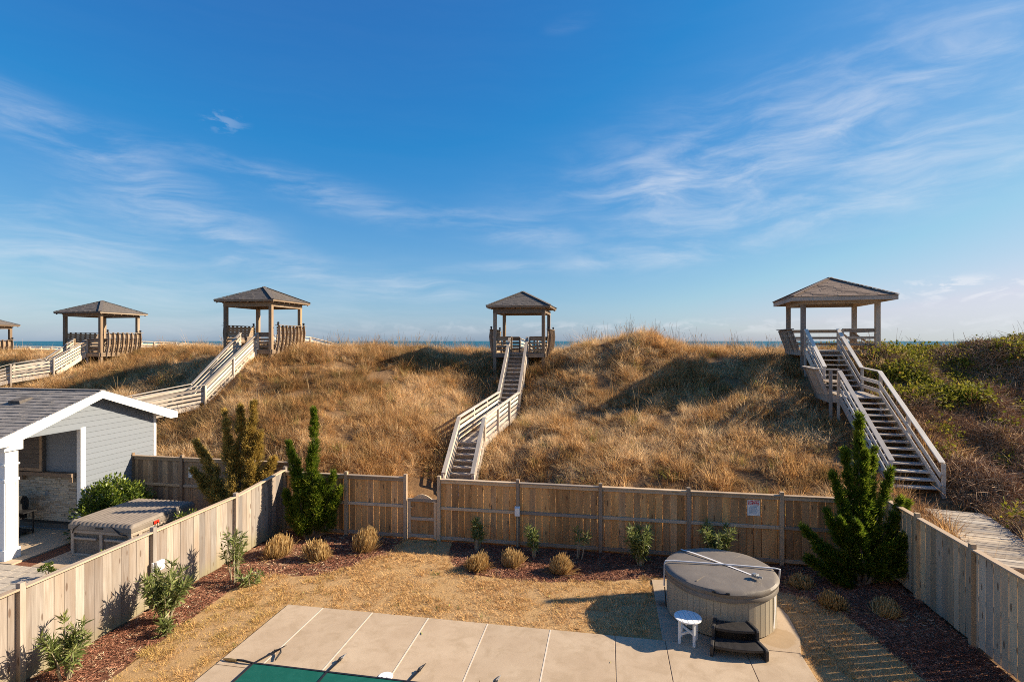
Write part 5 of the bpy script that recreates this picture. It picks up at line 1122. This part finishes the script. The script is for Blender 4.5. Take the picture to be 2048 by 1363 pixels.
def dune_cover():
    xs, ys = [], []
    n = 190000; x = RNG.uniform(-58, 34, n); y = RNG.uniform(12, 40, n); d = cam_depth(x, y)
    keep = RNG.random(n) < np.clip(1.25 - (d - 16) / 40, .5, 1); inside_dune = ((y > 15.35) | ((x > 7.2) & (y > 12.35))) & ~((x < -10) & (y < 16.6) ) ; keep &= inside_dune & in_view(x, y) & clear_of_paths(x, y)
    x, y = x[keep], y[keep]; z = terrain_z(x, y); vz = vine_zone(x, y)
    # clumpy cover: bare sandy patches between
    cl = vnoise(x, y, 1.1) + .7 * vnoise(x + 40, y, .45); keep = (cl > -1.35) & ((vz < .6 + RNG.normal(size=len(x)) * .5) | (RNG.random(len(x)) < np.clip(.75 - .22 * (z - 1.5), .05, .7))); 
    # trodden sand by the gate
    keep &= ~((np.hypot((x + 5.3) / 1.0, (y - 16.4) / 1.9) < 1) & (RNG.random(len(x)) < .75))
    keep &= RNG.random(len(x)) < .62
    x, y, z, cl = x[keep], y[keep], z[keep], cl[keep]; n = len(x)
    big = vnoise(x, y, 4.2) + .6 * vnoise(x, y, 1.6); tint = np.clip(.28 + .26 * big + .2 * vnoise(x, y + 20, .6) + RNG.normal(size=n) * .2, 0, .86); gr = RNG.random(n) < .02; tint[gr] = 1.0
    brush = (vine_zone(x, y) > -1.5) & (RNG.random(n) < .6); tint[brush] = .78
    ang = RNG.normal(size=n) * 1.3 + 2.6 + 1.2 * vnoise(x + 3, y, 1.4); tilt = np.abs(RNG.normal(size=n)) * .45 + .08
    rot = np.stack([np.sin(ang) * tilt, np.cos(ang) * tilt, RNG.random(n) * 6.283], -1); sc = RNG.uniform(.45, 1.1, n) * (1 + .34 * cl.clip(-1.2, 1.2)) * np.where(cam_depth(x, y) < 22, .92, 1)
    ms = [blade_mesh('tuft', 40, .20, .15, .48, .010, 1.5, M_DUNE), blade_mesh('tuft', 40, .24, .10, .36, .012, 2.4, M_DUNE), blade_mesh('tuft', 44, .13, .25, .70, .009, .8, M_DUNE), blade_mesh('tuft', 42, .30, .07, .26, .012, 3.2, M_DUNE), blade_mesh('tuft', 28, .12, .25, .55, .011, 2.2, M_DUNE)]
    scatter('dune_grass', np.stack([x, y, z], -1), rot, sc, RNG.choice(5, n, p=[.26, .24, .14, .2, .16]), tint, ms)
    # tall sea oats, thickest along the crests
    n = 9000; x = RNG.uniform(-45, 30, n); y = RNG.uniform(16, 37, n); z = terrain_z(x, y); d = cam_depth(x, y); py = 682 + F * (H - z) / d; k = ((py < 706) & (RNG.random(n) < .30)) | (RNG.random(n) < .08); k &= in_view(x, y) & clear_of_paths(x, y, .3) & (vnoise(x, y, 3.1) > -.35) & ((y > 15.6) | (x > 7.3))
    px = 1024 + F * (x * cs + y * sn) / d; k &= (px > 560) | (RNG.random(n) < .25)
    x, y, z = x[k], y[k], z[k]; n = len(x)
    def oat():
        V, Fs, B = [], [], []; m = MB()
        for _ in range(3):
            a = RNG.random() * 6.283; h = RNG.uniform(.8, 1.25); bnd = RNG.uniform(.05, .3); p = [Vector((math.cos(a) * .05, math.sin(a) * .05, -.05))] + [Vector((math.cos(a) * (.05 + bnd * u ** 2), math.sin(a) * (.05 + bnd * u ** 2), h * u)) for u in (.35, .7, 1)]
            m.tube(p, [.0055, .005, .004, .003], 3, False)
            if RNG.random() < .18: m.tube([p[-1] - Vector((0, 0, .18)), p[-1] - Vector((0, 0, .08)), p[-1] + Vector((math.cos(a) * .04, math.sin(a) * .04, .04))], [.004, .011, .003], 4, False)
        me = mesh('stalk', m.v, m.f); attr(me, 'bc', RNG.random(len(m.v))); me.materials.append(M_OAT); return me
    scatter('sea_oat_stalks', np.stack([x, y, z], -1), np.stack([RNG.normal(size=n) * .12, RNG.normal(size=n) * .12, RNG.random(n) * 6.283], -1), RNG.uniform(.55, 1.25, n), RNG.integers(0, 4, n), np.zeros(n), [oat() for _ in range(4)])
    # leafy vines and bare brush over the right-hand dune
    n = 74000; x = RNG.uniform(8, 36, n); y = RNG.uniform(12.4, 34, n); z = terrain_z(x, y); vz = vine_zone(x, y); k = (vz > RNG.normal(size=n) * .6) & in_view(x, y) & clear_of_paths(x, y, .25) & (RNG.random(n) < .55); x, y, z = x[k], y[k], z[k]; n = len(x)
    pat = 1.1 * vnoise(x, y, 2.6) + .9 * vnoise(x + 7, y, 1.0) + .22 * (z - 3.6); leaf = RNG.random(n) < np.clip(.12 + .26 * pat + .16 * np.clip(z - 3.7, -1.5, 1.5), .01, .6)
    def vine():
        m = 60; P = RNG.normal(size=(m, 3)) * np.array([.16, .16, .10]) + np.array([0, 0, .22]); D = unit(RNG.normal(size=(m, 3))) + np.array([0, 0, .35]); V, f, b = leaves(P, D, RNG.uniform(.06, .115, m), RNG.uniform(.045, .075, m), np.clip(RNG.random(m) * .7 + .2 * RNG.random() + .12, 0, 1) ** 1.1); me = mesh('vine', V, f); attr(me, 'bc', b); me.materials.append(M_VINE); return me
    def twig():
        m = MB()
        for _ in range(22):
            a = RNG.random() * 6.283; h = RNG.uniform(.2, .5); s = RNG.uniform(.1, .42); p0 = Vector((RNG.normal() * .1, RNG.normal() * .1, -.04)); p1 = p0 + Vector((math.cos(a) * s * .5, math.sin(a) * s * .5, h * .8)); p2 = p1 + Vector((math.cos(a + RNG.normal()) * s * .7, math.sin(a + RNG.normal()) * s * .7, RNG.uniform(-.12, .12))); m.tube([p0, p1, p2], [.008, .006, .003], 3, False)
        me = mesh('twig', m.v, m.f); b = np.repeat(RNG.random(22), 9); attr(me, 'bc', b); me.materials.append(M_TWIG); return me
    rt = lambda n: np.stack([RNG.normal(size=n) * .25, RNG.normal(size=n) * .25, RNG.random(n) * 6.283], -1)
    q = leaf; scatter('vine_cover', np.stack([x, y, z], -1)[q], rt(q.sum()), RNG.uniform(.7, 1.3, q.sum()) * (1 + .3 * vnoise(x[q], y[q], 1.1).clip(-1, 1.3)), RNG.integers(0, 4, q.sum()), np.zeros(q.sum()), [vine() for _ in range(4)])
    q = RNG.random(n) < .95; scatter('bare_brush', np.stack([x, y, z], -1)[q], rt(q.sum()), RNG.uniform(.5, 1.25, q.sum()) * (1 + .35 * vnoise(x[q], y[q], .9).clip(-1, 1.3)), RNG.integers(0, 3, q.sum()), np.zeros(q.sum()), [twig() for _ in range(3)])
dune_cover()
def yard_cover():
    n = 60000; x = RNG.uniform(-8.7, 5.6, n); y = RNG.uniform(7.5, 15, n); e = .10 * vnoise(x * 3, y * 3, 1.0); k = inside(LAWN, x + e, y + .10 * vnoise(x + 5, y, .35)) & ~on_concrete(x, y, .025) & in_view(x, y, .8) & (np.hypot(x - 2.37, y - 12.05) > 1.1); x, y = x[k], y[k]
    k = RNG.random(len(x)) < np.clip(.55 + .45 * vnoise(x, y, .33), .08, 1); x, y = x[k], y[k]; n = len(x)
    tint = np.clip(.28 + .16 * vnoise(x, y, 1.3) + RNG.normal(size=n) * .16 + .30 * (x < -6.6), 0, .86); gr = (RNG.random(n) < .004) | ((x > 3.6) & (vnoise(x + 3, y + 3, .5) > 1.35)) | (vnoise(x + 13, y + 3, .35) > 2.3); tint[gr] = 1
    ms = [blade_mesh('turf', 20, .06, .03, .075, .007, 1.4, M_TURF, 2), blade_mesh('turf', 20, .08, .02, .055, .008, 2.4, M_TURF, 2), blade_mesh('turf', 16, .045, .04, .095, .0065, .9, M_TURF, 2)]
    scatter('turf_blades', np.stack([x, y, np.full(n, .018)], -1), np.stack([RNG.normal(size=n) * .15, RNG.normal(size=n) * .15, RNG.random(n) * 6.283], -1), RNG.uniform(.8, 1.45, n), RNG.integers(0, 3, n), tint, ms)
    n = 70000; x = RNG.uniform(-9.82, 6.9, n); y = RNG.uniform(7.0, 14.98, n); k = ~inside(LAWN, x + .12 * vnoise(x, y, .3), y + .1 * vnoise(x + 5, y, .3)) & ~on_concrete(x, y, .02) & in_view(x, y, .8); x, y = x[k], y[k]; n = len(x)
    def chip():
        m = MB()
        for _ in range(6):
            p = Vector((RNG.normal() * .04, RNG.normal() * .04, RNG.uniform(.002, .02))); a = RNG.random() * 6.283; d = Vector((math.cos(a), math.sin(a), RNG.normal() * .18)) * RNG.uniform(.018, .05); s = Vector((-math.sin(a), math.cos(a), RNG.normal() * .3)) * RNG.uniform(.003, .008)
            up = Vector((0, 0, .005)); m.add([p - d - s, p + d - s * .6, p + d + s * .6, p - d + s, p - d * .9 + up, p + d * .9 + up], [(0, 1, 5, 4), (4, 5, 2, 3), (0, 4, 3), (1, 2, 5)])
        me = mesh('chip', m.v, m.f); attr(me, 'bc', np.repeat(RNG.random(6), 6)); me.materials.append(M_CHIP); return me
    pal = np.clip(RNG.beta(2, 2.6, n) + .22 * vnoise(x, y, .7) * (RNG.random(n) < .5), 0, 1); pal = np.where((x < -6.5) & (RNG.random(n) < .07), 1.0, np.minimum(pal, .93))
    scatter('mulch_chips', np.stack([x, y, np.zeros(n)], -1), np.stack([RNG.normal(size=n) * .2, RNG.normal(size=n) * .2, RNG.random(n) * 6.283], -1), RNG.uniform(.5, 1.1, n), RNG.integers(0, 4, n), pal, [chip() for _ in range(4)])
yard_cover()
def litter():
    n = 260; x = RNG.uniform(-9.6, 6.5, n); y = RNG.uniform(8, 14.9, n); k = (RNG.random(n) < np.where(on_concrete(x, y, 0), .12, .8)); x, y = x[k], y[k]; n = len(x); a = RNG.random(n) * 6.283
    V, f, b = leaves(np.stack([x, y, np.where(on_concrete(x, y, 0), .056, .055)], -1), np.stack([np.cos(a), np.sin(a), RNG.normal(size=n) * .12], -1), RNG.uniform(.06, .15, n), RNG.uniform(.015, .03, n), RNG.random(n), .1)
    me = mesh('fallen_leaves', V, f); attr(me, 'bc', b); o = link('fallen_leaves', me, M_FALLEN); o['kind'] = 'stuff'
litter()


# ------------------------------------------------------------------ the beach house the photograph is taken from (out of view, added so its cream seaward wall bounces warm light)
def house():
    t = thing('unseen_beach_house', 'cream sided beach house with white windows out of view, added to bounce warm light into the yard', 'house', (-1.5, -5.5, 0)); yw = -2.5; x0, x1, zt = -9.0, 6.4, 9.6
    m = MB(); m.box(x0, x1, -12.5, yw - .03, -.2, zt); m.build('wall', M_CREAM, t); bz = {}
    for i in range(int(zt / .19)): z = i * .19; m = MB(); m.add([(x0, yw + .012, z), (x1, yw + .012, z), (x1, yw - .008, z + .188), (x0, yw - .008, z + .188), (x0, yw - .029, z), (x1, yw - .029, z), (x1, yw - .029, z + .188), (x0, yw - .029, z + .188)], [(3, 2, 1, 0), (0, 1, 5, 4), (2, 3, 7, 6), (1, 2, 6, 5), (3, 0, 4, 7)]); m.build('siding_board', M_CREAM, t)
    for z in (.9, 3.9, 6.9):
        for x in (-7.2, -4.4, 1.6, 4.4):
            m = MB(); m.box(x - .62, x + .62, yw + .014, yw + .06, z - .08, z + 1.55); f = m.build('window', M_WHITE, t)
            for s in (-1, 1): m = MB(); m.box(x + s * .28 - .25, x + s * .28 + .25, yw + .061, yw + .066, z, z + 1.45); m.build('pane', M_GLASS, f)
    m = MB(); m.box(-2.4, -.4, yw + .014, yw + .07, .06, 2.2); d = m.build('door', M_WHITE, t); m = MB(); m.box(-2.25, -.55, yw + .071, yw + .076, .3, 2.05); m.build('pane', M_GLASS, d)
    m = MB(); m.prism([(-13.2, zt - .1), (yw + .55, zt - .1), (yw + .55, zt + .05), (-7.5, zt + 2.2), (-13.2, zt + .05)], 'x', x0 - .5, x1 + .5); m.build('roof', M_SHINGLE, t)
    for x in (-3.4, 3.0): m = MB(); m.box(x - .1, x + .1, yw + 1.7, yw + 1.9, .05, 4.0); m.build('balcony_post', M_WHITE, t)
    m = MB(); m.box(-3.8, 3.4, yw + .02, yw + 2.0, 4.0, 4.2); m.build('balcony', M_WHITE, t)
house()
